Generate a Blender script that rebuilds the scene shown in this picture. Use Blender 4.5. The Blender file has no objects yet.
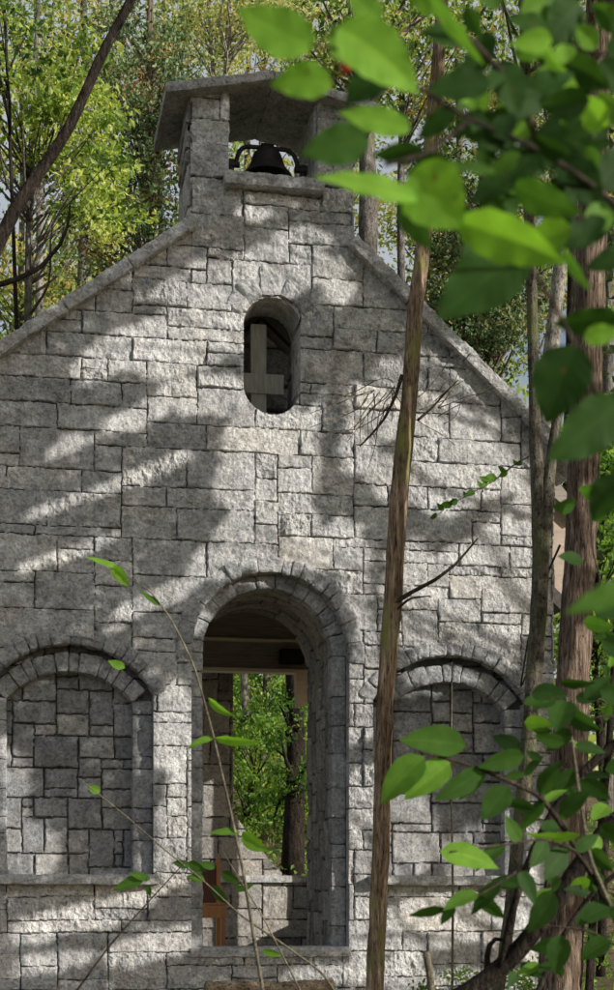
import bpy, math, random
import numpy as np
from mathutils import Vector
random.seed(7); RNG = np.random.default_rng(11)
S = bpy.context.scene
COL = S.collection
R = math.radians

# ------------------------------------------------------------------ camera geometry
F, HZ, CX, CY, CH, YAW = 1600.0, 905.0, -2.375, -14.36, 1.6, R(10.9)
fw = (math.sin(YAW), math.cos(YAW)); rt = (math.cos(YAW), -math.sin(YAW))
def wp(px, py, Y=0.0):                       # photo point -> world point on the plane y = Y
    a = (px-307)/F; dx = fw[0]+a*rt[0]; dy = fw[1]+a*rt[1]; t = (Y-CY)/dy
    return np.array((CX+dx*t, Y, CH+(HZ-py)/F*t))
def cp(px, py, d):                           # photo point -> world point d metres in front of the lens
    a = (px-307)/F
    return np.array((CX+(fw[0]+a*rt[0])*d, CY+(fw[1]+a*rt[1])*d, CH+(HZ-py)/F*d))
def pw(x, y, z):
    dx = x-CX; dy = y-CY; zc = dx*fw[0]+dy*fw[1]; xc = dx*rt[0]+dy*rt[1]
    return 307+F*xc/zc, HZ-F*(z-CH)/zc

# ------------------------------------------------------------------ noise (numpy)
def _h(ix, iy, iz, s):
    h = (ix.astype(np.uint32)*np.uint32(374761393) + iy.astype(np.uint32)*np.uint32(668265263)
         + iz.astype(np.uint32)*np.uint32(2147483647) + np.uint32((s*1274126177) & 0xffffffff))
    h = (h ^ (h >> np.uint32(13)))*np.uint32(1274126177); h = (h ^ (h >> np.uint32(16)))*np.uint32(2246822519)
    return (h ^ (h >> np.uint32(15))).astype(np.float64)/4294967295.0
def vn(p, s=0):
    i = np.floor(p).astype(np.int64); f = p-i; f = f*f*(3-2*f); r = 0
    for a in (0, 1):
        for b in (0, 1):
            for c in (0, 1):
                w = (f[:, 0] if a else 1-f[:, 0])*(f[:, 1] if b else 1-f[:, 1])*(f[:, 2] if c else 1-f[:, 2])
                r = r+w*_h(i[:, 0]+a, i[:, 1]+b, i[:, 2]+c, s)
    return r*2-1
def fbm(p, o=4, s=0, g=.5):
    r = 0; a = 1; t = 0
    for k in range(o):
        r = r+a*vn(p*(2.03**k)+17.3*k, s+k); t += a; a *= g
    return r/t
def ridge(p, o=3, s=0):
    r = 0; a = 1; t = 0
    for k in range(o):
        r = r+a*(1-2*np.abs(vn(p*(2.1**k)+9.1*k, s+k))); t += a; a *= .5
    return r/t

# ------------------------------------------------------------------ objects
def empty(name, loc, label, cat, group=None):
    o = bpy.data.objects.new(name, None); COL.objects.link(o); o.location = tuple(loc); o.empty_display_size = .2
    o['label'] = label; o['category'] = cat
    if group: o['group'] = group
    return o
def tag(o, label, cat, group=None):
    o['label'] = label; o['category'] = cat
    if group: o['group'] = group
    return o
def build(name, V, Fc, mat, parent=None, smooth=False, attrs=None, uv=None):
    V = np.asarray(V, float)
    if parent is not None: V = V-np.array(parent['_w'] if '_w' in parent else tuple(parent.location))
    me = bpy.data.meshes.new(name)
    if isinstance(Fc, np.ndarray):
        n, k = Fc.shape
        me.vertices.add(len(V)); me.vertices.foreach_set('co', V.astype(np.float32).ravel())
        me.loops.add(n*k); me.loops.foreach_set('vertex_index', Fc.astype(np.int32).ravel())
        me.polygons.add(n); me.polygons.foreach_set('loop_start', np.arange(0, n*k, k, dtype=np.int32))
        me.update(calc_edges=True)
    else:
        me.from_pydata([tuple(v) for v in V], [], Fc); me.update()
    if attrs:
        for an, av in attrs.items():
            a = me.attributes.new(an, 'FLOAT', 'POINT'); a.data.foreach_set('value', np.asarray(av, np.float32))
    me.validate()
    me.polygons.foreach_set('use_smooth', np.full(len(me.polygons), smooth))
    me.materials.append(mat)
    o = bpy.data.objects.new(name, me); COL.objects.link(o)
    if parent is not None: o.parent = parent
    return o

class MB:
    def __init__(s): s.v = []; s.f = []; s.n = 0; s.t = []
    def add(s, V, Fc, tone=.5):
        V = np.asarray(V, float); s.v.append(V); s.t.append(np.broadcast_to(np.asarray(tone, float), (len(V),)))
        Fc = np.asarray(Fc)
        s.f.append(Fc+s.n); s.n += len(V)
    def build(s, name, mat, parent=None, smooth=False):
        t = np.concatenate(s.t)
        if all(f.shape[1] == s.f[0].shape[1] for f in s.f): Fc = np.concatenate(s.f)
        else: Fc = [tuple(int(i) for i in r) for f in s.f for r in f]
        return build(name, np.concatenate(s.v), Fc, mat, parent, smooth, {'tone': t, 'joint': np.zeros(len(t))})

# ------------------------------------------------------------------ materials
def nt(name):
    m = bpy.data.materials.new(name); m.use_nodes = True; n = m.node_tree; n.nodes.clear()
    out = n.nodes.new('ShaderNodeOutputMaterial'); return m, n, out
def N(n, t, **k):
    x = n.nodes.new('ShaderNode'+t)
    for a, b in k.items(): setattr(x, a, b)
    return x
def ramp(n, stops, src):
    r = N(n, 'ValToRGB'); e = r.color_ramp.elements
    while len(e) < len(stops): e.new(.5)
    for i, (p, c) in enumerate(stops): e[i].position = p; e[i].color = (*c, 1)
    n.links.new(src, r.inputs[0]); return r.outputs[0]
def mulc(n, a, b, fac=1.0, typ='MULTIPLY'):
    m = N(n, 'MixRGB', blend_type=typ); m.inputs[0].default_value = fac if not hasattr(fac, 'links') else 1
    if hasattr(fac, 'links'): n.links.new(fac, m.inputs[0])
    for i, s in ((1, a), (2, b)):
        if hasattr(s, 'links'): n.links.new(s, m.inputs[i])
        else: m.inputs[i].default_value = (*s, 1)
    return m.outputs[0]
def noise(n, scale, detail=5, rough=.6, vec=None):
    x = N(n, 'TexNoise'); x.inputs['Scale'].default_value = scale; x.inputs['Detail'].default_value = detail; x.inputs['Roughness'].default_value = rough
    if vec is not None: n.links.new(vec, x.inputs['Vector'])
    return x.outputs['Fac']
def coords(n, scale=(1, 1, 1)):
    tc = N(n, 'TexCoord'); mp = N(n, 'Mapping'); mp.inputs['Scale'].default_value = scale
    n.links.new(tc.outputs['Object'], mp.inputs[0]); return mp.outputs[0]
def finish(n, out, col, rough=.9, bump=None, bs=.3, bd=.01, spec=.2):
    b = N(n, 'BsdfPrincipled'); b.inputs['Roughness'].default_value = rough; b.inputs['Specular IOR Level'].default_value = spec
    if hasattr(col, 'links'): n.links.new(col, b.inputs['Base Color'])
    else: b.inputs['Base Color'].default_value = (*col, 1)
    if bump is not None:
        bp = N(n, 'Bump'); bp.inputs['Strength'].default_value = bs; bp.inputs['Distance'].default_value = bd
        n.links.new(bump, bp.inputs['Height']); n.links.new(bp.outputs[0], b.inputs['Normal'])
    n.links.new(b.outputs[0], out.inputs[0]); return b
def attr(n, name):
    a = N(n, 'Attribute'); a.attribute_name = name; return a.outputs['Fac']

def stone_mat(name, stops, joint=(.05, .047, .043), warm=.24):
    m, n, out = nt(name); v = coords(n)
    c = ramp(n, stops, attr(n, 'tone'))
    c = mulc(n, c, ramp(n, [(.27, (.5, .5, .515)), (.5, (1.03, 1.03, 1.03)), (.73, (1.34, 1.33, 1.31))], noise(n, 9, 6, .7, v)))
    c = mulc(n, c, ramp(n, [(.34, (.5, .5, .51)), (.5, (1.03, 1.03, 1.03)), (.68, (1.34, 1.34, 1.34))], noise(n, 34, 6, .75, v)))
    c = mulc(n, c, ramp(n, [(.36, (.45, .45, .45)), (.5, (1.05, 1.05, 1.05)), (.7, (1.3, 1.3, 1.3))], noise(n, 150, 3, .6, v)), .45)
    c = mulc(n, c, ramp(n, [(.45, (1, 1, 1)), (.7, (1.0, .86, .68))], noise(n, 2.1, 3, .6, v)), warm)
    c = mulc(n, c, ramp(n, [(.4, (.66, .66, .66)), (.62, (1.03, 1.03, 1.03))], noise(n, 1.3, 4, .65, coords(n, (1, 1, .45)))), .6)   # grime
    c = mulc(n, c, joint, attr(n, 'joint'), 'MIX')
    finish(n, out, c, .95, noise(n, 30, 8, .72, v), 1.0, .02, .1); return m
M = {}
M['stone'] = stone_mat('grey_limestone', [(0, (.46, .455, .445)), (.5, (.565, .56, .545)), (.9, (.63, .62, .60)), (1, (.64, .615, .575))])
M['panel'] = stone_mat('shaded_niche_limestone', [(0, (.27, .27, .275)), (.6, (.38, .38, .377)), (.92, (.43, .425, .415)), (1, (.48, .46, .41))], warm=.35)  # tone lowered to put the niche shade into the stone colour
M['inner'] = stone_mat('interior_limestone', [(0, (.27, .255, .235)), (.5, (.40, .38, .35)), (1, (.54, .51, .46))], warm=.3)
M['ring'] = stone_mat('arch_limestone', [(0, (.33, .33, .335)), (.6, (.44, .44, .435)), (1, (.52, .515, .50))], warm=.1)
M['slab'] = stone_mat('sawn_stone_slab', [(0, (.46, .46, .45)), (1, (.58, .575, .56))], warm=.2)
M['roofslab'] = stone_mat('weathered_roof_slab', [(0, (.42, .41, .395)), (1, (.52, .51, .49))], warm=.3)

def bark_mat(name, dark, mid, light, moss=None, mossamt=.5, vs=.12, sc=26, bs=.8):
    m, n, out = nt(name); v = coords(n, (1, 1, vs)); v2 = coords(n, (1, 1, 1))
    f = noise(n, sc, 6, .7, v)
    c = ramp(n, [(.3, dark), (.5, mid), (.72, light)], f)
    c = mulc(n, c, ramp(n, [(.35, (.6, .6, .6)), (.6, (1.1, 1.1, 1.1))], noise(n, 3, 4, .6, v2)))
    f2 = noise(n, sc*2.6, 4, .7, coords(n, (1, 1, vs*1.6)))
    c = mulc(n, c, ramp(n, [(.36, (.22, .2, .18)), (.47, (.95, .95, .95)), (.66, (1.35, 1.32, 1.28))], f2))
    ad = N(n, 'Math', operation='MULTIPLY_ADD'); n.links.new(f2, ad.inputs[0]); ad.inputs[1].default_value = .6; n.links.new(f, ad.inputs[2]); f = ad.outputs[0]
    if moss:
        k = ramp(n, [(.62-mossamt*.3, (0, 0, 0)), (.72-mossamt*.2, (1, 1, 1))], noise(n, 5.5, 5, .7, coords(n, (1, 1, .5))))
        c = mulc(n, c, moss, k, 'MIX')
    finish(n, out, c, .95, f, bs, .045, .1); return m
M['bark_main'] = bark_mat('mossy_red_bark', (.06, .04, .028), (.36, .25, .165), (.72, .58, .43), (.30, .29, .10), .40, vs=.09, sc=30, bs=1)
M['bark_cedar'] = bark_mat('cedar_bark', (.03, .023, .018), (.18, .13, .095), (.46, .36, .28), None, vs=.06, sc=38)
M['bark_grey'] = bark_mat('grey_oak_bark', (.05, .045, .04), (.15, .135, .115), (.32, .30, .27), (.18, .19, .10), .25, vs=.3)
M['bark_lichen'] = bark_mat('lichen_bark', (.05, .045, .035), (.15, .13, .10), (.30, .28, .22), (.16, .17, .07), .45, vs=.35)
M['bark_dark'] = bark_mat('dark_bark', (.012, .01, .008), (.035, .028, .022), (.085, .068, .052), None, vs=.25)  # backlit shade of the leaning trunk put into the colour; shared by other dark stems
M['bark_log'] = bark_mat('rotten_log_bark', (.10, .075, .05), (.34, .25, .16), (.60, .48, .33), None, vs=1, sc=14)  # lightened so the colour carries the sunlit look of the log
M['bark_pale'] = bark_mat('pale_bark', (.10, .09, .075), (.26, .24, .20), (.44, .41, .36), None, vs=.4, sc=12, bs=.4)
M['twig'] = bark_mat('twig_bark', (.07, .06, .04), (.17, .15, .10), (.30, .27, .19), None, vs=.4, sc=60, bs=.3)
M['twig_dark'] = bark_mat('dark_twig_bark', (.02, .016, .012), (.05, .04, .03), (.12, .09, .065), None, vs=.4, sc=60, bs=.3)

def leaf_mat(name, stops, trans=.5, rough=.55, veins=False, tmul=(1.25, 1.3, .55)):
    m, n, out = nt(name)
    c = ramp(n, stops, attr(n, 'tone'))
    if veins:
        c = mulc(n, c, ramp(n, [(.35, (.82, .84, .8)), (.65, (1.12, 1.1, 1.1))], noise(n, 22, 4, .6, coords(n))))
        vv = ramp(n, [(0, (1.28, 1.22, 1.2)), (.10, (1, 1, 1)), (1, (1, 1, 1))], attr(n, 'joint'))
        c = mulc(n, c, vv)
    if veins: c = mulc(n, c, (.16, .10, .03), ramp(n, [(.69, (0, 0, 0)), (.73, (1, 1, 1))], noise(n, 55, 3, .6, coords(n))), 'MIX')
    d = N(n, 'BsdfPrincipled'); d.inputs['Roughness'].default_value = rough; d.inputs['Specular IOR Level'].default_value = .18
    n.links.new(c, d.inputs['Base Color'])
    if veins:
        bp = N(n, 'Bump'); bp.inputs['Strength'].default_value = .35; bp.inputs['Distance'].default_value = .002
        n.links.new(attr(n, 'joint'), bp.inputs['Height']); n.links.new(bp.outputs[0], d.inputs['Normal'])
    t = N(n, 'BsdfTranslucent'); n.links.new(mulc(n, c, tmul), t.inputs[0])
    mx = N(n, 'MixShader'); mx.inputs[0].default_value = trans
    n.links.new(d.outputs[0], mx.inputs[1]); n.links.new(t.outputs[0], mx.inputs[2]); n.links.new(mx.outputs[0], out.inputs[0]); return m
M['lf_front'] = leaf_mat('broad_green_leaf', [(0, (.012, .028, .008)), (.22, (.035, .085, .018)), (.55, (.065, .15, .026)), (1, (.29, .56, .065))], .55, .6, True)  # dark end of the ramp stands in for leaves shaded by the canopy
M['lf_maple'] = leaf_mat('yellow_green_leaf', [(0, (.05, .10, .025)), (.45, (.25, .37, .085)), (.8, (.52, .60, .17)), (1, (.74, .74, .32))], .55, .6, False, (1.3, 1.3, .6))
M['lf_cedar'] = leaf_mat('cedar_foliage', [(0, (.03, .055, .025)), (.55, (.13, .20, .085)), (.95, (.34, .40, .20)), (1, (.42, .25, .10))], .25)
M['lf_oak'] = leaf_mat('oak_leaf', [(0, (.045, .085, .025)), (.45, (.18, .29, .07)), (.85, (.46, .53, .17)), (1, (.58, .40, .15))], .5)
M['lf_pale'] = leaf_mat('pale_autumn_leaf', [(0, (.08, .12, .045)), (.4, (.30, .39, .14)), (.8, (.66, .68, .36)), (1, (.72, .58, .32))], .5)
M['lf_green'] = leaf_mat('fresh_undergrowth_leaf', [(0, (.06, .13, .03)), (.5, (.19, .34, .07)), (1, (.40, .52, .14))], .55)

def simple(name, a, b, scale, vs=(1, 1, 1), rough=.8, bs=.3, bd=.005, spec=.3, metal=0):
    m, n, out = nt(name); f = noise(n, scale, 5, .65, coords(n, vs))
    p = finish(n, out, ramp(n, [(.3, a), (.7, b)], f), rough, f, bs, bd, spec); p.inputs['Metallic'].default_value = metal; return m
M['iron'] = simple('black_cast_iron', (.012, .012, .012), (.045, .042, .04), 18, rough=.55, spec=.5)
M['plank'] = simple('dark_weathered_plank', (.21, .18, .155), (.38, .33, .285), 14, (.25, 1, 3), .85)
M['beam'] = simple('pale_pine_beam', (.60, .50, .38), (.78, .67, .53), 12, (.3, 2, 3), .8)
M['orange'] = simple('varnished_orange_wood', (.50, .19, .05), (.75, .32, .09), 10, (3, 3, .4), .4, spec=.5)
M['redwood'] = simple('dark_red_stained_wood', (.10, .03, .018), (.19, .065, .035), 10, (3, 3, .4), .5, spec=.4)
M['cross'] = simple('bleached_cross_timber', (.22, .21, .18), (.40, .385, .33), 14, (2, 2, .3), .85)
M['black'] = simple('matt_black_plastic', (.008, .008, .008), (.016, .016, .016), 20, rough=.6)
M['soffit'] = simple('soffit_board', (.36, .28, .22), (.50, .41, .33), 8, (1, .3, 3), .8)
M['shingle'] = simple('dark_roof_shingle', (.05, .045, .04), (.11, .10, .09), 20, rough=.95)
M['berry'] = simple('red_berry_skin', (.5, .02, .015), (.7, .04, .03), 30, rough=.35, spec=.5)
m, n, out = nt('forest_floor'); v = coords(n)
c = ramp(n, [(.3, (.06, .045, .03)), (.5, (.17, .13, .08)), (.7, (.30, .24, .16))], noise(n, 14, 7, .75, v))
c = mulc(n, c, (.07, .10, .03), ramp(n, [(.5, (0, 0, 0)), (.6, (1, 1, 1))], noise(n, 1.1, 4, .6, v)), 'MIX')
finish(n, out, c, 1, noise(n, 30, 6, .7, v), 1, .05, .05); M['ground'] = m

# ------------------------------------------------------------------ ground
def gz(x, y):
    x = np.asarray(x, float); y = np.asarray(y, float)
    z = np.interp(y, [-60, -14, -.5, 6.3, 7.2, 10, 20, 60, 400], [-.6, -.1, .62, .70, 1.0, 2.0, 4.2, 9.0, 20])
    p = np.stack([x*.35, y*.35, 0*x], -1).reshape(-1, 3)
    amp = np.clip(np.abs(y-2.5)-4, 0, 6)/6*.30
    return z+amp*fbm(p, 3, 5).reshape(x.shape)
ax = np.concatenate([np.linspace(-300, -22, 12), np.linspace(-20, 24, 90), np.linspace(26, 300, 12)])
ay = np.concatenate([np.linspace(-60, -18, 10), np.linspace(-17, 30, 110), np.linspace(32, 400, 16)])
X, Y = np.meshgrid(ax, ay); Z = gz(X, Y)
def gridfaces(nv, nu):
    i = np.arange(nv-1)[:, None]*nu+np.arange(nu-1)[None, :]
    return np.stack([i, i+1, i+nu+1, i+nu], -1).reshape(-1, 4)
g = build('ground', np.stack([X, Y, Z], -1).reshape(-1, 3), gridfaces(len(ay), len(ax)), M['ground'], smooth=True); g['kind'] = 'structure'

# ------------------------------------------------------------------ stonework
def layout(L, Hh, unit, hw, ww, rng):
    """random ashlar on a jittered lattice; returns lattice lines, id grid, rects"""
    def lines(n, T): 
        a = rng.uniform(.8, 1.22, n); a = np.concatenate([[0], np.cumsum(a)]); return a*T/a[-1]
    nu = max(3, int(L/unit)); nv = max(3, int(Hh/unit)); lu = lines(nu, L); lv = lines(nv, Hh)
    G = -np.ones((nv, nu), int); rects = []; hk = list(hw); hp = np.array([hw[k] for k in hk], float); hp /= hp.sum()
    for j in range(nv):
        i = 0
        while i < nu:
            if G[j, i] >= 0: i += 1; continue
            run = 0; big = max(2, min(ww[2][0], 3))
            while i+run < nu and G[j, i+run] < 0: run += 1
            h = int(rng.choice(hk, p=hp)); h = min(h, nv-j)
            lo, hi = ww[h]; w = int(rng.integers(lo, hi+1)); w = min(w, run)
            if 0 < run-w < 2: w = run if run <= hi+1 else w-2
            if w < 2 and run < 2: h = 1
            h = min(h, max(1, w)) if big > 2 else h
            if j > 0 and w < run:
                for dw in (0, 1, -1, 2, -2):
                    w2 = w+dw
                    if 2 <= w2 <= run and run-w2 != 1 and (i+w2 >= nu or G[j-1, i+w2] == G[j-1, i+w2-1]): w = w2; break
            w = max(w, 1)
            k = len(rects); G[j:j+h, i:i+w] = np.where(G[j:j+h, i:i+w] < 0, k, G[j:j+h, i:i+w])
            rects.append((lu[i], lu[min(i+w, nu)], lv[j], lv[j+h])); i += w
    return lu, lv, G, np.array(rects)
def stone_height(u, v, L, Hh, unit, hw, ww, seed, rough, proud, gap=.0055, dress=False, warp=.011):
    rng = np.random.default_rng(seed); lu, lv, G, rc = layout(L, Hh, unit, hw, ww, rng)
    p2 = np.stack([u, v, 0*u], -1)
    uw = u+warp*fbm(p2*5, 3, seed)+.5*warp*vn(p2*31, seed+3); vw = v+warp*fbm(p2*5+40, 3, seed+1)+.5*warp*vn(p2*31+9, seed+4)
    iu = np.clip(np.searchsorted(lu, uw, 'right')-1, 0, G.shape[1]-1); iv = np.clip(np.searchsorted(lv, vw, 'right')-1, 0, G.shape[0]-1)
    k = G[iv, iu]; r = rc[k]; n = len(rc)
    d = np.minimum(np.minimum(uw-r[:, 0], r[:, 1]-uw), np.minimum(vw-r[:, 2], r[:, 3]-vw))
    d = np.maximum(d+.0028*vn(p2*9+3, seed+21)+.0022*vn(p2*37+3, seed+22), 0)
    # a stone truncated by an earlier one: distance to the true lattice border of another id
    tone = rng.uniform(0, 1, n)[k]; off = rng.uniform(-1, 1, n)[k]; gx = rng.uniform(-1, 1, n)[k]; gy = rng.uniform(-1, 1, n)[k]
    sd = rng.uniform(0, 90, n)[k]
    p = np.stack([u, v, sd], -1); e = np.clip((d-gap)/.011, 0, 1); e = 1-(1-e)**2
    cu = (r[:, 0]+r[:, 1])/2; cv = (r[:, 2]+r[:, 3])/2
    q = np.stack([u*6.5, v*7.5, sd], -1)
    big = fbm(q, 3, seed+7); rg = ridge(np.stack([u*13, v*10, sd], -1), 3, seed+9); fine = fbm(np.stack([u*45, v*38, sd], -1), 3, seed+15, .6)
    styl = np.clip(rng.normal(.75, .35, n), .5, 1.4)[k]
    h = proud*e+off*.007+e*((gx*(u-cu)+gy*(v-cv))*.05)+styl*rough*(.25+.75*e)*(big*1.0+.55*rg+.42*fine)
    h = np.where(d < gap, -.014+.3*h, h)
    j = np.clip(1-(d-gap*.35)/(gap*.9), 0, 1)
    return h, tone, j
ASH = dict(hw={1: .20, 2: .50, 3: .28, 4: .02}, ww={1: (3, 8), 2: (3, 8), 3: (4, 9), 4: (4, 5)})
RUB = dict(hw={1: .18, 2: .42, 3: .40}, ww={1: (1, 4), 2: (2, 4), 3: (2, 4)})
def sheet(name, u0, u1, v0, v1, res, mapf, mat, parent, keep=None, seed=1, unit=.115, pack=ASH, rough=.016, proud=.02, gap=.0055, thick=None, warp=.011, tonefix=None):
    nu = int((u1-u0)/res)+1; nv = int((v1-v0)/res)+1
    U, Vv = np.meshgrid(np.linspace(u0, u1, nu), np.linspace(v0, v1, nv)); u = U.ravel(); v = Vv.ravel()
    Fc = gridfaces(nv, nu)
    if keep is not None:
        uc = u[Fc].mean(1); vc = v[Fc].mean(1); Fc = Fc[keep(uc, vc)]
        used = np.zeros(len(u), bool); used[Fc.ravel()] = True; idx = np.cumsum(used)-1; Fc = idx[Fc]; u = u[used]; v = v[used]
    h, tone, j = stone_height(u-u0, v-v0, u1-u0, v1-v0, unit, pack['hw'], pack['ww'], seed, rough, proud, gap, warp=warp)
    P = mapf(u, v, h)
    if thick is not None:
        E = np.concatenate([Fc[:, [0, 1]], Fc[:, [1, 2]], Fc[:, [2, 3]], Fc[:, [3, 0]]])
        key = np.sort(E, 1); key = key[:, 0].astype(np.int64)*len(u)+key[:, 1]
        _, inv, cnt = np.unique(key, return_inverse=True, return_counts=True); E = E[cnt[inv] == 1]
        b = np.unique(E); mp = np.zeros(len(u), int); mp[b] = np.arange(len(b))+len(u)
        B = P[b].copy(); B[:, 1] = thick
        P = np.concatenate([P, B]); tone = np.concatenate([tone, tone[b]]); j = np.concatenate([j, 0*b])
        Fc = np.concatenate([Fc, np.stack([E[:, 1], E[:, 0], mp[E[:, 0]], mp[E[:, 1]]], -1)])
    return build(name, P, Fc, mat, parent, False, {'tone': tone, 'joint': j})

def block(mb, mapf, dims, n=(8, 8, 6), r=.014, amp=.007, tone=.5, seed=0):
    """rounded, roughened block; mapf takes local (a,b,c) in metres centred on 0"""
    V = []; Fc = []; c0 = 0; a, b, c = [x/2 for x in dims]; hd = np.array([a, b, c]); r = min(r, a*.6, b*.6, c*.6)
    key = {}
    for axn in range(3):
        o1, o2 = [k for k in range(3) if k != axn]
        for s in (-1, 1):
            g1, g2 = np.meshgrid(np.linspace(-1, 1, n[o1]+1), np.linspace(-1, 1, n[o2]+1)); p = np.zeros((g1.size, 3))
            p[:, o1] = g1.ravel(); p[:, o2] = g2.ravel(); p[:, axn] = s
            f = gridfaces(n[o2]+1, n[o1]+1)
            if (s > 0) != (axn == 1): pass
            else: f = f[:, ::-1]
            V.append(p*hd); Fc.append(f+c0); c0 += len(p)
    V = np.concatenate(V); Fc = np.concatenate(Fc)
    q = np.clip(V, -(hd-r), hd-r); d = V-q; ln = np.linalg.norm(d, axis=1, keepdims=True); ln[ln == 0] = 1
    dn = d/ln; V = q+dn*r
    W = mapf(V); eps = 1e-3; W2 = mapf(V+dn*eps); nn = W2-W; nn /= np.maximum(np.linalg.norm(nn, axis=1, keepdims=True), 1e-9)
    sd = seed*3.71
    W = W+nn*(amp*(fbm(W*14+sd, 3, 3)*1.5+.8*ridge(W*24+sd, 2, 6)))[:, None]
    mb.add(W, Fc, tone)
def boxblock(mb, x0, x1, y0, y1, z0, z1, res=.03, r=.014, amp=.007, tone=.5, seed=0):
    ctr = np.array([(x0+x1)/2, (y0+y1)/2, (z0+z1)/2]); d = (x1-x0, y1-y0, z1-z0)
    n = tuple(int(np.clip(k/res, 2, 140)) for k in d)
    block(mb, lambda p: p+ctr, d, n, r, amp, tone, seed)
def ring(mb, cx, cz, r0, r1, a0, a1, nb, y0, y1, rng, amp=.008, jit=.0):
    w = rng.uniform(.55, 1.45, nb); e = np.concatenate([[0], np.cumsum(w)]); e = a0+(a1-a0)*e/e[-1]
    for k in range(nb):
        am = (e[k]+e[k+1])/2; rm = (r0+r1)/2; oy = rng.uniform(-.018, .012); rr = rng.uniform(-.012, .02)
        dims = ((e[k+1]-e[k])*rm-.007, y1-y0, r1-r0+rr)
        def mf(p, am=am, oy=oy, rr=rr):
            th = am+p[:, 0]/rm; rad = rm+rr/2+p[:, 2]
            return np.stack([cx+rad*np.cos(th), (y0+y1)/2+p[:, 1]+oy, cz+rad*np.sin(th)], -1)
        block(mb, mf, dims, (8, 8, 7), .016, amp, rng.uniform(.15, .95), k+int(cx*100))
def jamb(mb, x0, x1, y0, y1, z0, z1, rng, amp=.009, lo=.11, hi=.40):
    z = z0
    while z < z1-.02:
        h = rng.uniform(lo, hi)
        if z1-z-h < .1: h = z1-z
        o = rng.uniform(-.010, .010)
        boxblock(mb, x0, x1, y0+o, y1, z+.003, z+h-.003, .025, .014, amp, rng.uniform(.1, .9), z*10); z += h

# ------------------------------------------------------------------ chapel
G0 = .60
chapel = empty('stone_chapel', (0, 0, G0), 'small grey stone chapel with gable front, arched door, blind niches and belfry', 'chapel')
DC, DS, DR = .055, 3.90, .725            # door arch
NCS = (-1.75, 1.745)
WC = .065                                 # upper window centre
TL, TR = -.68, .81
def slopeL(x): return 7.66-.74*(-.68-x)
def slopeR(x): return 7.60-.895*(x-.81)
def win_dist(x, z, grow=0):
    """<0 inside the long oval window"""
    dx = np.abs(x-WC)/(.265+grow); zt = 6.84; zb = 6.33
    up = np.where(z > zt, (z-zt)/(.29+grow), np.where(z < zb, (zb-z)/(.27+grow), 0))
    return np.hypot(dx, up)-1
def facade_keep(x, z):
    k = np.where(x < TL, z < slopeL(x), np.where(x > TR, z < slopeR(x), z < 8.98))
    k &= ~((x > -.335) & (x < .485) & (z > 8.10))                       # belfry opening
    da = np.hypot(x-DC, z-DS); k &= ~(((z > DS) & (da < DR+.06)) | ((z <= DS) & (z > 1.13) & (np.abs(x-DC) < DR)))
    for nc in NCS:
        dn = np.hypot(x-nc, z-3.06)
        k &= ~(((z > 3.50) & (dn < .925)) | ((z <= 3.50) & (z > 1.82) & (np.abs(x-nc) < .74)))
    k &= win_dist(x, z) > 0
    return k
sheet('front_wall', -2.72, 2.75, G0-.1, 9.0, .0072, lambda u, v, h: np.stack([u, -h, v], -1), M['stone'], chapel, facade_keep, 286, .105, thick=.45, rough=.024, proud=.013, gap=.0024)
rng = np.random.default_rng(5)
# door dressings
mb = MB(); ring(mb, DC, DS, DR, DR+.135, R(-6), R(186), 17, -.035, .14, rng, .011); mb.build('arch_ring', M['ring'], chapel)
mb = MB(); ring(mb, DC-.01, DS, .60, .735, R(0), R(180), 12, .11, .30, rng, .008)
jamb(mb, DC-.735, DC-.61, .11, .30, 1.20, DS, rng); jamb(mb, DC+.59, DC+.722, .11, .30, 1.20, DS, rng); mb.build('door_jamb', M['ring'], chapel)
# barrel
hw_, LJ = .615, DS-1.12
def barrel(u, v, h):
    A = math.pi*hw_; x = np.empty_like(u); z = np.empty_like(u); nx = np.empty_like(u); nz = np.empty_like(u); c = DC-.01
    a = u < LJ; b = u > LJ+A; m_ = ~a & ~b
    x[a] = c+hw_; z[a] = 1.12+u[a]; nx[a] = -1; nz[a] = 0
    x[b] = c-hw_; z[b] = DS-(u[b]-LJ-A); nx[b] = 1; nz[b] = 0
    th = (u[m_]-LJ)/hw_; x[m_] = c+hw_*np.cos(th); z[m_] = DS+hw_*np.sin(th); nx[m_] = -np.cos(th); nz[m_] = -np.sin(th)
    return np.stack([x+nx*h, v, z+nz*h], -1)
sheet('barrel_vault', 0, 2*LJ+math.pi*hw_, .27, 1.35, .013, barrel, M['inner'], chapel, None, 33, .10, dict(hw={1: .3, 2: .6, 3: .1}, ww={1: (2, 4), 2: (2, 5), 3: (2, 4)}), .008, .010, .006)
mb = MB(); boxblock(mb, DC-.735, DC+.74, -.05, .42, 1.13, 1.215, .022, .012, .008, .7, 3); mb.build('door_sill', M['slab'], chapel)
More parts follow.
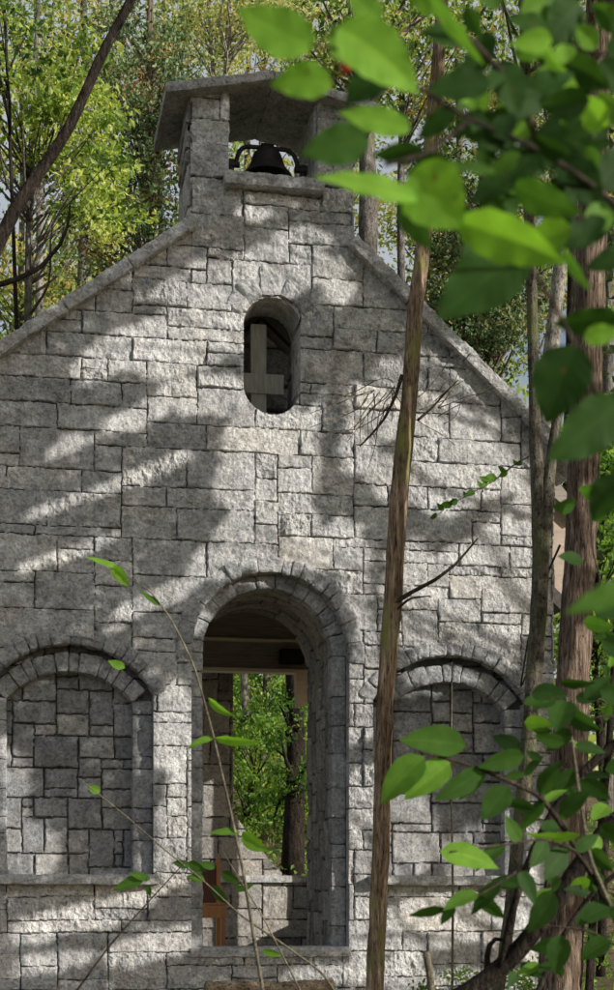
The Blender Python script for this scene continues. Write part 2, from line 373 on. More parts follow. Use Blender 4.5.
# niches
for i, nc in enumerate(NCS):
    a = math.atan2(.44, .74); mb = MB(); ring(mb, nc, 3.06, .862, .985, a-R(2), math.pi-a+R(2), 15, -.03, .11, rng, .011); mb.build('arch_ring', M['ring'], chapel)
    b = math.atan2(.473, .56); mb = MB(); ring(mb, nc, 2.957, .733, .895, b, math.pi-b, 11, .09, .26, rng, .009)
    jamb(mb, nc-.735, nc-.56, .09, .26, 1.87, 3.44, rng); jamb(mb, nc+.56, nc+.735, .09, .26, 1.87, 3.44, rng); mb.build('niche_jamb', M['ring'], chapel)
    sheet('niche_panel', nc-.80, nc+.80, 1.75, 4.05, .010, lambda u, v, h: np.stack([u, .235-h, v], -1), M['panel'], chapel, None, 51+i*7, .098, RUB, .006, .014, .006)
    mb = MB(); boxblock(mb, nc-.775, nc+.775, -.145, .24, 1.785, 1.865, .02, .012, .009, .8, 5+i); mb.build('niche_ledge', M['slab'], chapel)
# window: tube, back wall and a few rough voussoirs over it
ws = []
for t in np.linspace(0, 1, 161):
    th = t*2*math.pi; c, s = math.cos(th), math.sin(th)
    ws.append((WC+.275*math.copysign(abs(c)**.9, c), (6.84+.30*s) if s > 0 else (6.33+.28*s)))
ws = np.array(ws); sl = np.concatenate([[0], np.cumsum(np.hypot(*np.diff(ws, axis=0).T))])
def wtube(u, v, h):
    x = np.interp(u, sl, ws[:, 0]); z = np.interp(u, sl, ws[:, 1]); dx = WC-x; dz = 6.58-z; ln = np.hypot(dx, dz)
    return np.stack([x+dx/ln*h, v, z+dz/ln*h], -1)
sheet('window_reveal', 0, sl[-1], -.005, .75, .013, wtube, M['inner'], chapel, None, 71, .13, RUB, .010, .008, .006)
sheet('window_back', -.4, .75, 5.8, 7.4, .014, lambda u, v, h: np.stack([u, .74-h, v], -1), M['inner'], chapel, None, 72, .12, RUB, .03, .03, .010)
mb = MB()
for k, (ang, r0, r1, w) in enumerate([(146, .30, .47, .15), (121, .30, .50, .17), (92, .30, .56, .19), (63, .31, .48, .16), (38, .31, .46, .14)]):
    th = R(ang); rm = (r0+r1)/2
    def mf(p, th=th, rm=rm):
        c, s = math.cos(th), math.sin(th); return np.stack([WC+(rm+p[:, 2])*c-p[:, 0]*s, .010+p[:, 1], 6.84+(rm+p[:, 2])*s+p[:, 0]*c], -1)
    block(mb, mf, (w, .09, r1-r0), (8, 5, 8), .02, .012, rng.uniform(.4, 1), k+70)
mb.build('arch_ring', M['ring'], chapel)
# copings
def coping(xa, za, xb, zb, seed):
    mb = MB(); L = math.hypot(xb-xa, zb-za); k = 4
    for i in range(k):
        t0, t1 = i/k, (i+1)/k; ca = np.array([(xa+(xb-xa)*(t0+t1)/2), .19, za+(zb-za)*(t0+t1)/2]); ux = np.array([(xb-xa)/L, 0, (zb-za)/L]); uz = np.array([-ux[2], 0, ux[0]])
        if uz[2] < 0: uz = -uz
        block(mb, lambda p, ca=ca: ca+p[:, [0]]*ux+p[:, [2]]*uz+p[:, [1]]*np.array([0, 1, 0]), (L/k-.008, .62, .105), (50, 24, 6), .012, .012, random.uniform(.3, .9), seed+i)
    mb.build('coping', M['slab'], chapel)
coping(-.66, 7.735, -2.95, 6.04, 2); coping(.80, 7.675, 3.0, 5.705, 8)
# belfry side walls, piers' inner faces, back
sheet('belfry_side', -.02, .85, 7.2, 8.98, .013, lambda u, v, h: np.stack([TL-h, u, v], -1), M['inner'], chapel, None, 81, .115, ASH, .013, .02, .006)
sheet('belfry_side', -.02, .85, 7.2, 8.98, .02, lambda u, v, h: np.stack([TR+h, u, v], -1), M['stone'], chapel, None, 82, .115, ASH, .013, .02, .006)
sheet('pier_face', .0, .85, 8.0, 9.06, .014, lambda u, v, h: np.stack([-.335+h, u, v], -1), M['stone'], chapel, None, 83, .115, ASH, .010, .012, .006)
sheet('pier_face', .0, .85, 8.0, 9.06, .014, lambda u, v, h: np.stack([.485-h, u, v], -1), M['stone'], chapel, None, 84, .115, ASH, .010, .012, .006)
sheet('belfry_back', TL, TR, 7.2, 9.0, .02, lambda u, v, h: np.stack([u, .85+h, v], -1), M['stone'], chapel, lambda x, z: ~((x > -.335) & (x < .485) & (z > 8.12)), 85, .115, ASH, .012, .015, .006)
mb = MB(); boxblock(mb, -.335, .485, .02, .84, 8.0, 8.105, .06, .004, .003, .4, 9); mb.build('belfry_floor', M['slab'], chapel)
mb = MB(); boxblock(mb, -.375, .525, -.13, .30, 8.085, 8.195, .02, .012, .011, .6, 12); mb.build('belfry_ledge', M['slab'], chapel)
for s in (-1, 1):
    mb = MB(); xa, za = .06, 9.105; xb, zb = .06+s*.98, 8.895; L = math.hypot(xb-xa, zb-za); ux = np.array([(xb-xa)/L, 0, (zb-za)/L]); uz = np.array([0, 0, 1.0]); ca = np.array([(xa+xb)/2, .41, (za+zb)/2-.03])
    block(mb, lambda p: ca+p[:, [0]]*ux+p[:, [2]]*uz+p[:, [1]]*np.array([0, 1, 0]), (L-.004, 1.16, .085), (50, 50, 5), .010, .008, .5+.2*s, 30+s)
    mb.build('belfry_roof', M['roofslab'], chapel)
# nave: right return of the front, unseen side walls kept low to let light in, roof, rear wall with big opening
sheet('side_wall', .44, 6.3, G0-.1, 1.95, .03, lambda u, v, h: np.stack([2.62+h, u, v], -1), M['stone'], chapel, None, 91, .115, ASH, .016, .02, .008)
sheet('side_wall', .44, 6.3, G0-.1, 1.95, .03, lambda u, v, h: np.stack([-2.62-h, u, v], -1), M['stone'], chapel, None, 92, .115, ASH, .016, .02, .008)
sheet('corner_return', -.02, .46, G0-.1, 5.75, .012, lambda u, v, h: np.stack([2.745+h, u, v], -1), M['stone'], chapel, None, 93, .115, ASH, .012, .014, .006)
RY = 6.0
oL = wp(233, 700, RY)[0]; oT = wp(260, 640, RY)[2]; oB = wp(285, 876, RY)[2]; tx = wp(287, 875, RY)[0]; tz = wp(233, 812, RY)[2]
def rear_keep(x, z):
    op = (x > oL) & (x < oL+1.9) & (z > oB) & (z < oT)
    op &= (z-oB) > (tz-oB)*(1-np.clip((x-oL)/(tx-oL), 0, 1))**1.25
    return ~op & (z < np.minimum(7.3+.74*(x+.05), 7.3-.895*(x-.1)))
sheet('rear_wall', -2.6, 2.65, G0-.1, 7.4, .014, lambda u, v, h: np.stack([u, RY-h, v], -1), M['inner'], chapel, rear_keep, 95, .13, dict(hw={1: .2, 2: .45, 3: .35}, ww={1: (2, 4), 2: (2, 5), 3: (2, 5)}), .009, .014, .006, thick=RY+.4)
mb = MB(); boxblock(mb, oL-.35, oL+2.1, RY-.07, RY+.42, oB-.085, oB+.004, .05, .008, .004, .6, 4); mb.build('rear_ledge', M['slab'], chapel)
def boxV(x0, x1, y0, y1, z0, z1, rx=0):
    V = [(x, y, z) for x in (x0, x1) for y in (y0, y1) for z in (z0, z1)]
    return np.array(V), np.array([(0, 1, 3, 2), (4, 6, 7, 5), (0, 4, 5, 1), (2, 3, 7, 6), (0, 2, 6, 4), (1, 5, 7, 3)])
def rbox(name, x0, x1, y0, y1, z0, z1, mat, parent, r=.008, amp=.0015):
    mb = MB(); boxblock(mb, x0, x1, y0, y1, z0, z1, max(.04, max(x1-x0, y1-y0, z1-z0)/60), r, amp, .5, x0*7+z0); return mb.build(name, mat, parent)
for s, sl_ in ((-1, .74), (1, .895)):
    xe = s*3.02; ze = 7.28-sl_*(abs(xe)-.06)
    V = [(.06, .5, 7.30), (.06, 6.7, 7.30), (xe, 6.7, ze), (xe, .5, ze)]; V += [(a, b, c-.16) for a, b, c in V]
    build('nave_roof', V, [(0, 1, 2, 3), (7, 6, 5, 4), (0, 3, 7, 4), (1, 5, 6, 2), (3, 2, 6, 7), (0, 4, 5, 1)], M['shingle'], chapel)
# pale bargeboards and soffit bracket seen beyond the front's right corner
q = lambda px, py: wp(px, py, .75)
def board(name, pts, y0, y1, mat):
    n_ = len(pts); V = [(a[0], y0, a[2]) for a in pts]+[(a[0], y1, a[2]) for a in pts]
    return build(name, V, [tuple(range(n_)), tuple(range(2*n_-1, n_-1, -1))]+[(i, i+n_, (i+1) % n_+n_, (i+1) % n_) for i in range(n_)], mat, chapel)
board('eave_board', [q(545, 455), q(572, 452), q(572, 462), q(545, 490)], .62, .75, M['soffit'])
board('eave_bracket', [q(545, 500), q(572, 528), q(572, 598), q(545, 612)], .70, .80, M['soffit'])
board('rake_board', [q(545, 478), q(574, 512), q(574, 524), q(545, 498)], .58, .72, M['plank'])
for s in (-1, 1):
    for yy in (2.4, 4.3):
        rbox('roof_post', s*2.5-.08, s*2.5+.08, yy-.08, yy+.08, 1.9, 4.75, M['beam'], chapel)
    rbox('wall_plate', s*2.5-.09, s*2.5+.09, .5, 6.2, 4.76, 4.94, M['beam'], chapel)
for s, sl_ in ((-1, .74), (1, .895)):
    xe = s*2.95; ze = 7.28-sl_*(abs(xe)-.06)
    build('ceiling_boards', [(.06, .52, 7.10), (.06, 6.65, 7.10), (xe, 6.65, ze-.2), (xe, .52, ze-.2)], [(0, 1, 2, 3)], M['plank'], chapel)  # boards added under the dark roof to brighten the gable
mb = MB(); V = [(-2.6, .4, G0+.13), (2.6, .4, G0+.13), (2.6, 6.0, G0+.13), (-2.6, 6.0, G0+.13)]; build('stone_floor', V, [(0, 1, 2, 3)], M['slab'], chapel)  # pale floor added to bounce sunlight up into the interior
# interior timber seen through the arch
yb = 5.2
zt = wp(250, 560, yb)[2]; zm = wp(250, 641, yb)[2]; zl = wp(250, 668, yb)[2]
for k, (a, b) in enumerate([(zl, zl+.17), (zl+.175, zm-.003), (zm+.04, zm+.2), (zm+.203, zm+.36), (zm+.363, zm+.52), (zm+.523, zm+.7)]):
    rbox('gable_board', -2.5, 2.55, yb+.10, yb+.14, a, b, M['plank'], chapel, .003)
rbox('tie_beam', -2.5, 2.55, yb-.02, yb+.16, zl-.05, zl-.002, M['beam'], chapel)
rbox('tie_beam', -2.5, 2.55, yb+.0, yb+.16, zm-.001, zm+.037, M['beam'], chapel)
k0 = wp(296, 672, 4.6); k1 = wp(322, 700, 4.6); board('knee_brace', [k0, wp(322, 668, 4.6), wp(322, 698, 4.6), wp(297, 707, 4.6)], 4.6, 4.75, M['beam'])
a = wp(280, 649, yb); b = wp(304, 664, yb)
spk = empty('wall_speaker', (a[0], yb, b[2]), 'matt black rectangular speaker box fixed to the plank gable inside the chapel', 'speaker')
cs_ = rbox('casing', a[0], b[0], yb-.06, yb+.10, b[2], a[2], M['black'], spk, .01)
cs_['_w'] = tuple(spk.location); rbox('speaker_grille', a[0]+.02, b[0]-.02, yb-.066, yb-.058, b[2]+.02, a[2]-.02, M['black'], cs_, .003)
# ------------------------------------------------------------------ bell
def lathe(prof, n=40, ctr=(0, 0, 0)):
    V = []; 
    for r_, z in prof:
        for k in range(n): V.append((ctr[0]+r_*math.cos(2*math.pi*k/n), ctr[1]+r_*math.sin(2*math.pi*k/n), ctr[2]+z))
    Fc = [(i*n+k, i*n+(k+1) % n, (i+1)*n+(k+1) % n, (i+1)*n+k) for i in range(len(prof)-1) for k in range(n)]
    return np.array(V), np.array(Fc)
def tubemesh(path, rad, seg=8, noiseamp=0, nscale=8, seed=0, step=None, vstretch=.25):
    P = np.asarray(path, float); rad = np.asarray(rad, float) if np.ndim(rad) else np.full(len(P), float(rad))
    if step:
        T = np.concatenate([[0], np.cumsum(np.linalg.norm(np.diff(P, axis=0), axis=1))]); m_ = max(3, int(T[-1]/step)); tt = np.linspace(0, T[-1], m_)
        # smooth (Catmull-Rom like) resample
        Q = np.stack([np.interp(tt, T, P[:, k]) for k in range(3)], -1); rad = np.interp(tt, T, rad)
        for _ in range(max(1, int(m_/len(P)/3))):
            Q[1:-1] = .25*Q[:-2]+.5*Q[1:-1]+.25*Q[2:]
        P = Q
    t = np.gradient(P, axis=0); t /= np.maximum(np.linalg.norm(t, axis=1, keepdims=True), 1e-9)
    up = np.array([.13, 1, .21]) if abs(t[:, 1]).mean() < .8 else np.array([1, .1, .1]); up = up/np.linalg.norm(up)
    b = np.cross(t, up); b /= np.maximum(np.linalg.norm(b, axis=1, keepdims=True), 1e-9); n_ = np.cross(b, t)
    th = np.arange(seg)/seg*2*math.pi; dirs = b[:, None, :]*np.cos(th)[None, :, None]+n_[:, None, :]*np.sin(th)[None, :, None]
    rr = np.repeat(rad[:, None], seg, 1)
    V = (P[:, None, :]+dirs*rr[:, :, None]).reshape(-1, 3)
    if noiseamp:
        s_ = np.array([1, 1, vstretch]); d = noiseamp*(ridge(V*nscale*s_+seed, 3, 4)+.6*fbm(V*nscale*.35+seed, 2, 8))*np.repeat(rad, seg)
        V = V+dirs.reshape(-1, 3)*d[:, None]
    m_ = len(P); i = np.arange(m_-1)[:, None]*seg; k = np.arange(seg)[None, :]
    Fc = np.stack([i+k, i+(k+1) % seg, i+seg+(k+1) % seg, i+seg+k], -1).reshape(-1, 4)
    V = np.concatenate([V, P[[0]], P[[-1]]]); c0 = m_*seg
    cap = [(c0, (j+1) % seg, j, j) for j in range(0)]
    e = np.array([[c0, (j+1) % seg, j, c0] for j in range(0)]).reshape(0, 4).astype(int)
    # end caps as quads of fan pairs
    ec = []
    for j in range(0, seg-seg % 2, 2):
        ec.append((c0, (j+2) % seg, j+1, j)); q0 = (m_-1)*seg; ec.append((c0+1, q0+j, q0+j+1, q0+(j+2) % seg))
    return V, np.concatenate([Fc, np.array(ec)])
by = .42; bx = wp(267, 172, by)[0]; bz = 8.415
bell = empty('church_bell', (bx, by, 8.105), 'black cast iron bell hung in the belfry opening above its stone ledge', 'bell')
ro = [(.235, .0), (.228, .016), (.205, .04), (.175, .08), (.155, .13), (.142, .175), (.128, .21), (.10, .235), (.05, .243), (.001, .245)]
ri = [(.001, .22), (.09, .21), (.12, .17), (.14, .11), (.16, .07), (.19, .035), (.218, .006), (.235, .0)]
V, Fc = lathe(ri[::1][:]+ro, 48, (bx, by, bz)); bb_ = build('bell_body', V, Fc, M['iron'], bell, True); bb_['_w'] = tuple(bell.location)
V, Fc = lathe([(.001, -.01), (.03, .0), (.034, .02), (.02, .045), (.012, .06), (.012, .26)], 16, (bx, by, bz)); build('clapper', V, Fc, M['iron'], bb_, True)
mb = MB(); V, Fc = tubemesh([(bx-.30, by, bz+.09), (bx-.285, by, bz+.15), (bx-.255, by, bz+.235), (bx-.20, by, bz+.27), (bx, by, bz+.27), (bx+.20, by, bz+.27), (bx+.255, by, bz+.235), (bx+.285, by, bz+.15), (bx+.30, by, bz+.09)], .021, 10, step=.03); mb.add(V, Fc)
V, Fc = tubemesh([(bx-.38, by, bz+.09), (bx-.26, by, bz+.09)], .028, 10); mb.add(V, Fc); V, Fc = tubemesh([(bx+.26, by, bz+.09), (bx+.38, by, bz+.09)], .028, 10); mb.add(V, Fc)
V, Fc = boxV(bx-.06, bx+.06, by-.045, by+.045, bz+.24, bz+.295); mb.add(V, Fc); mb.build('yoke', M['iron'], bell, True)
for s in (-1, 1):
    mb = MB()
    for k in (-1, 1):
        V, Fc = tubemesh([(bx+s*.345, by, bz+.10), (bx+s*.35, by+k*.10, 8.11)], [.022, .03], 8); mb.add(V, Fc)
    V, Fc = boxV(bx+s*.345-.035, bx+s*.345+.035, by-.16, by+.16, 8.106, 8.13); mb.add(V, Fc)
    V, Fc = tubemesh([(bx+s*.315, by, bz+.09), (bx+s*.375, by, bz+.09)], .05, 14); mb.add(V, Fc)
    mb.build('bearing_stand', M['iron'], bell)
# ------------------------------------------------------------------ cross in window
yc = .34; xa = wp(251, 360, yc)[0]; xb = wp(266.5, 360, yc)[0]; zt_ = wp(258, 324, yc)[2]; h0 = wp(258, 394, yc)[2]; h1 = wp(258, 374, yc)[2]
cr = empty('timber_cross', ((xa+xb)/2, yc, 6.05), 'pale squared timber cross standing inside the small arched window', 'cross')
rbox('upright', xa, xb, yc, yc+.07, 6.03, zt_, M['cross'], cr, .006)
rbox('crossbar', wp(238, 384, yc-.02)[0], wp(284, 384, yc-.02)[0], yc-.022, yc+.05, h0, h1, M['cross'], cr, .006)
# ------------------------------------------------------------------ chair inside
yq = 1.9
c0 = wp(203, 912, yq); sx0 = wp(190, 912, yq)[0]; sx1 = wp(226, 912, yq)[0]; sz1 = wp(210, 905, yq)[2]; sz0 = wp(210, 917, yq)[2]; top = wp(215, 866, yq)[2]
fl = .62
ch = empty('wooden_chair', ((sx0+sx1)/2, yq+.2, fl), 'varnished orange wooden chair standing just inside the arched opening', 'chair')
w_ = .42; x1 = sx1; x0 = sx1-w_
rbox('seat', x0+.004, x1-.004, yq-.02, yq+.42, sz1-.004, sz1+.022, M['orange'], ch, .006)
rbox('apron', x0-.004, x1+.004, yq-.016, yq+.04, sz0-.01, sz1-.006, M['orange'], ch, .004)
for xx, yy, zz in ((x0+.002, yq-.008, sz0-.012), (x1-.052, yq-.008, sz0-.012), (x0, yq+.40, top+.06), (x1-.045, yq+.40, top+.10)):
    rbox('leg', xx, xx+.045, yy, yy+.045, fl, zz, M['orange'], ch, .006)
rbox('backrest', x0+.046, x1-.046, yq+.41, yq+.43, sz1+.02, top+.02, M['redwood'], ch, .006)

# ------------------------------------------------------------------ trees
def rvec(n, rng):
    v = rng.normal(size=(n, 3)); return v/np.linalg.norm(v, axis=1, keepdims=True)
def cards(mb, P, size, rng, tone, asp=.55, droop=.35, fold=.25, up=.5):
    n = len(P); a = rvec(n, rng); a[:, 2] -= droop; a /= np.linalg.norm(a, axis=1, keepdims=True)
    nn = rvec(n, rng); nn[:, 2] += up; b = np.cross(a, nn); b /= np.maximum(np.linalg.norm(b, axis=1, keepdims=True), 1e-6); c = np.cross(b, a)
    s = np.broadcast_to(np.asarray(size, float), (n,))[:, None]*rng.uniform(.65, 1.3, (n, 1))
    B = P-a*s*.5; T = P+a*s*.5-c*s*.08; Lf = P-a*s*.06+b*s*asp*.5+c*s*fold*.3; Rg = P-a*s*.06-b*s*asp*.5+c*s*fold*.3
    V = np.stack([B, Lf, T, Rg], 1).reshape(-1, 3); i = np.arange(n)[:, None]*4
    Fc = np.concatenate([i+np.array([[0, 1, 2]]), i+np.array([[0, 2, 3]])])
    mb.add(V, Fc, np.repeat(np.clip(tone, 0, 1), 4))
def clump_leaves(centres, rad, per, size, rng, mb, asp=.55, flat=.6, base=.5, var=.30, **k):
    C = np.asarray(centres, float); n = len(C)*per; idx = np.repeat(np.arange(len(C)), per)
    rr = np.broadcast_to(np.asarray(rad, float), (len(C),))[idx]
    off = rvec(n, rng)*(rng.uniform(0, 1, (n, 1))**.55)*rr[:, None]; off[:, 2] *= flat
    tone = base+rng.normal(0, var*.6, n)+rng.normal(0, var, len(C))[idx]+.12*off[:, 2]/np.maximum(rr, .01)
    cards(mb, C[idx]+off, size, rng, tone, asp, **k)
def limb_set(mb, base, tips, r0, rng, seg=6):
    for t in tips:
        t = np.asarray(t, float); d = t-base; L = np.linalg.norm(d); mid = base+d*.5+rvec(1, rng)[0]*L*.10+np.array([0, 0, L*.06])
        V, Fc = tubemesh([base, base+d*.25+rvec(1, rng)[0]*L*.04, mid, t], [r0, r0*.75, r0*.5, r0*.18], seg, .15, 9, step=max(.12, L/14)); mb.add(V, Fc)
def tree(name, label, path, rad, bark, crown=None, leaf=None, group=None, seg=14, step=.15, namp=.16, cat='tree', limbs=True, seed=1, nscale=14):
    """path: trunk points (world); crown: dict(c=centre, r=(rx,ry,rz), n=clumps, cr=clump radius, per, size)"""
    rng = np.random.default_rng(seed); P = [np.asarray(p, float) for p in path]
    t = empty(name, P[0], label, cat, group); t['_w'] = tuple(float(v) for v in P[0])
    mb = MB(); V, Fc = tubemesh(P, rad, seg, namp, nscale, seed, step); mb.add(V, Fc)
    if crown:
        tips = []
        for cw in (crown if isinstance(crown, list) else [crown]):
            c = np.asarray(cw['c'], float); r_ = np.asarray(cw['r'], float); n_ = cw['n']
            d = rvec(n_, rng)*(rng.uniform(.12, 1, (n_, 1))**.45)*r_; C = c+d
            C += .25*r_*np.stack([fbm(C*.9+k*7, 2, k) for k in range(3)], -1)
            cw['_C'] = C; tips += [C[i] for i in rng.choice(n_, min(n_, cw.get('limbs', 10)), replace=False)]
        if limbs:
            PP = np.array(P)
            for tp in tips:
                zz = tp[2]-.45*np.linalg.norm((PP-tp)[:, :2], axis=1).min()-.5
                k = np.clip(np.interp(zz, PP[:, 2], np.arange(len(PP))), .3*(len(PP)-1), len(PP)-1.01) if PP[-1, 2] > PP[0, 2] else len(PP)-1.01
                i = int(k); b0 = PP[i]+(PP[i+1]-PP[i])*(k-i)
                limb_set(mb, b0, [tp], max(.012, np.interp(k, np.arange(len(PP)), rad if np.ndim(rad) else [rad]*len(PP))*.42), rng)
    mb.build('trunk', M[bark], t, True)
    if crown:
        mb = MB()
        for cw in (crown if isinstance(crown, list) else [crown]):
            clump_leaves(cw['_C'], cw['cr']*rng.uniform(.6, 1.3, len(cw['_C'])), cw['per'], cw['size'], rng, mb, cw.get('asp', .55), cw.get('flat', .6), cw.get('base', .5), cw.get('var', .28), **cw.get('kw', {}))
        mb.build('crown', M[leaf], t)
    if '_w' in t: del t['_w']
    return t
def pth(pts, Yp): return [wp(a, b, Yp) for a, b in pts]
def grounded(pts, Yp, lean=None):
    """photo points from bottom to top on a plane, with the trunk carried down to the ground"""
    P = pth(pts, Yp); d = P[0]-P[1]; g_ = float(gz(P[0][0], Yp))
    if P[0][2] > g_:
        k = (P[0][2]-g_+.1)/max(1e-3, -d[2]) if d[2] < 0 else 0
        P = [P[0]+d*k*np.array([1, 1, 1])]+P
    return P
pxm = lambda w, Yp: w/2/F*(Yp-CY)          # half width in px -> radius in m
# the tall trunk in front of the chapel
P = grounded([(374, 990), (381, 850), (385, 700), (393, 600), (398, 500), (409, 400), (416, 300), (425, 235), (431, 140), (440, 40), (446, -60), (452, -220)], -3.4)
rd = [pxm(w*.80, -3.4) for w in (25, 22, 21, 21, 22, 23, 20, 19, 18, 17, 16, 15, 12)][:len(P)]
c = P[-1]
tree('tall_tree', 'slender mossy brown trunk rising right in front of the chapel, right of its door', P, rd, 'bark_main',
     dict(c=c+np.array([.5, -.3, 1.0]), r=(1.6, 1.2, 1.2), n=40, cr=.32, per=45, size=.09, limbs=12), 'lf_oak', seg=28, step=.04, namp=.13, seed=3, nscale=16)
# forked lichen trunk near right corner
P = grounded([(498, 990), (508, 930), (517, 850), (529, 740), (536, 650), (541, 570), (538, 500), (534, 400), (532, 300), (528, 200), (525, 60), (522, -80)], -4.0)
rd = [pxm(w*.82, -4.0) for w in (16, 15, 15, 16, 19, 21, 21, 17, 14, 13, 12, 12, 10)][:len(P)]
ft = tree('forked_tree', 'forked lichen covered grey trunk in front of the right corner of the chapel', P, rd, 'bark_lichen',
     dict(c=P[-1]+np.array([.2, -.2, .2]), r=(1.3, 1.0, 1.2), n=26, cr=.3, per=40, size=.08, limbs=9), 'lf_oak', seg=20, step=.05, namp=.12, seed=5)
P2 = pth([(541, 590), (546, 520), (550, 470), (555, 430), (562, 395), (572, 340), (580, 260), (588, 160)], -4.02)
V, Fc = tubemesh(P2, [pxm(w*.82, -4.0) for w in (14, 15, 14, 12, 11, 9, 7, 5)], 14, .12, 16, 3, .05)
build('limb', V, Fc, M['bark_lichen'], ft, True)
# big cedar at right
P = grounded([(560, 990), (566, 860), (570, 740), (575, 640), (580, 560), (585, 420), (590, 300), (594, 150), (600, 0), (606, -200)], -4.4)
rd = [pxm(w*.86, -4.4) for w in (52, 50, 44, 40, 37, 36, 36, 34, 33, 31, 24)][:len(P)]
tree('cedar_tree', 'stout shaggy brown cedar trunk standing at the right edge of the picture', P, rd, 'bark_cedar',
     [dict(c=P[-1]+np.array([.4, -.3, -.2]), r=(1.7, 1.3, 1.7), n=60, cr=.28, per=60, size=.055, asp=.4, limbs=16)], 'lf_cedar', seg=28, step=.05, namp=.16, seed=7, nscale=22)
# leaning dark limb top left
P = grounded([(-40, 330), (0, 238), (18, 204), (44, 166), (67, 132), (85, 94), (98, 62), (117, 26), (134, -5), (165, -70), (190, -140)], -3.4)
P[0] = np.array([P[1][0]-.35, P[1][1], float(gz(P[1][0]-.35, -3.4))-.05])
rd = [pxm(w*.82, -3.4) for w in (26, 22, 17, 15, 14, 13, 12, 11.5, 11, 10.5, 9, 6, 5)][:len(P)]
tree('leaning_tree', 'dark bare trunk leaning to the right across the top left corner', P, rd, 'bark_dark',
     dict(c=P[-1]+np.array([0, 0, .6]), r=(.9, .7, .7), n=14, cr=.3, per=40, size=.07, limbs=6), 'lf_oak', seg=18, step=.06, namp=.12, seed=9)

# trees behind the chapel
def bgtree(name, label, px, pytop, Yp, w, bark, crown, leaf, seed, pxb=None, seg=9, group='trees in the wood behind the chapel'):
    """vertical-ish trunk: px at the horizon pxb, px at height pytop"""
    b0 = wp(pxb if pxb is not None else px, HZ, Yp); tp = wp(px, pytop, Yp); b0 = np.array([b0[0], Yp, float(gz(b0[0], Yp))-.1]); rng = np.random.default_rng(seed)
    P = [b0+(tp-b0)*t+np.array([rng.normal(0, .06), rng.normal(0, .06), 0])*(0 < t < 1) for t in (0, .25, .5, .75, 1)]
    r0 = pxm(w, Yp)
    cr = []
    for (cx_, cy_, rx, ry, n_, cr_, per, size, base) in crown:
        cr.append(dict(c=wp(cx_, cy_, Yp), r=(rx*(Yp-CY)/F, 1.1+rx*.3*(Yp-CY)/F, ry*(Yp-CY)/F), n=n_, cr=cr_, per=per, size=size, base=base, limbs=int(n_*.6), flat=.38 if leaf == 'lf_maple' else .55))
    return tree(name, label, P, [r0*1.25, r0, r0*.9, r0*.75, r0*.4], bark, cr, leaf, group, seg, .4, .12, seed=seed)
bgtree('maple_tree', 'bright yellow green maple beside the chapel at upper left', 40, -40, 2.6, 9, 'bark_grey', [(20, 110, 125, 50, 58, .40, 60, .085, .52), (80, 150, 55, 50, 34, .34, 60, .085, .54), (105, 215, 40, 30, 10, .3, 50, .085, .55)], 'lf_maple', 21, 14)
bgtree('slim_tree', 'thin dark stem at the far upper left', 2, -60, 1.5, 5, 'bark_dark', [(0, 20, 40, 40, 14, .3, 40, .08, .35)], 'lf_oak', 22, 22)
bgtree('cedar_tree', 'dark green cedar directly left of the belfry', 150, -30, 8, 14, 'bark_cedar', [(140, 120, 50, 120, 84, .42, 100, .07, .48), (125, 230, 60, 60, 44, .45, 90, .07, .55)], 'lf_cedar', 23, 135)
bgtree('cedar_tree', 'grey green cedar behind the right slope of the gable', 480, 60, 9, 14, 'bark_cedar', [(480, 310, 62, 90, 120, .55, 110, .08, .58), (465, 190, 40, 60, 34, .5, 70, .08, .5)], 'lf_cedar', 24, 486)
bgtree('oak_tree', 'thick grey oak trunk just right of the belfry', 362, -40, 5.5, 25, 'bark_grey', [(365, 20, 90, 60, 50, .5, 50, .10, .55)], 'lf_oak', 25, 368, seg=16)
bgtree('oak_tree', 'narrow leaning oak trunk beside the thick oak right of the belfry', 404, -40, 7, 10, 'bark_grey', [(420, 60, 70, 70, 44, .5, 46, .10, .6)], 'lf_oak', 26, 390)
bgtree('sycamore_tree', 'pale blotched trunk leaning right between the right hand trunks', 600, -20, 7, 18, 'bark_pale', [(570, 100, 80, 90, 60, .55, 50, .11, .6)], 'lf_pale', 27, 468, seg=14)
bgtree('pine_tree', 'narrow dark trunk behind the stout cedar at right', 575, -40, 6, 11, 'bark_dark', [(600, 40, 60, 60, 26, .5, 50, .09, .4)], 'lf_cedar', 28, 560)
for k, (px_, pb, w, bk, ld) in enumerate([(232, 205, 8, 'bark_pale', 'pale slender trunk above the left half of the belfry roof'), (205, 250, 7, 'bark_pale', 'pale leaning trunk crossing above the belfry roof'), (296, 292, 13, 'bark_pale', 'pale sunlit trunk rising behind the belfry roof ridge'), (180, 198, 5, 'bark_grey', 'thin grey trunk just left of the belfry roof')]):
    bgtree('slender_tree', ld, px_, -60, 13+k*1.3, w, bk, [(px_+15, 10, 60, 60, 44, .6, 46, .10, .62)], 'lf_pale', 30+k, pb)
for k, (px_, pb, Yp, w, pale) in enumerate([(70, 60, 15, 9, 'left of the chapel, nearest the maple'), (100, 92, 17, 8, 'seen above the left slope of the gable'), (20, 30, 14, 7, 'at the left edge above the gable slope')]):
    bgtree('autumn_tree', 'sunlit pale yellow tree '+pale, px_, -30, Yp, w, 'bark_grey', [(px_+10, 285, 70, 80, 60, .65, 60, .10, .62), (px_, 60, 70, 110, 34, .65, 55, .10, .58)], 'lf_pale' if k != 2 else 'lf_oak', 40+k, pb)
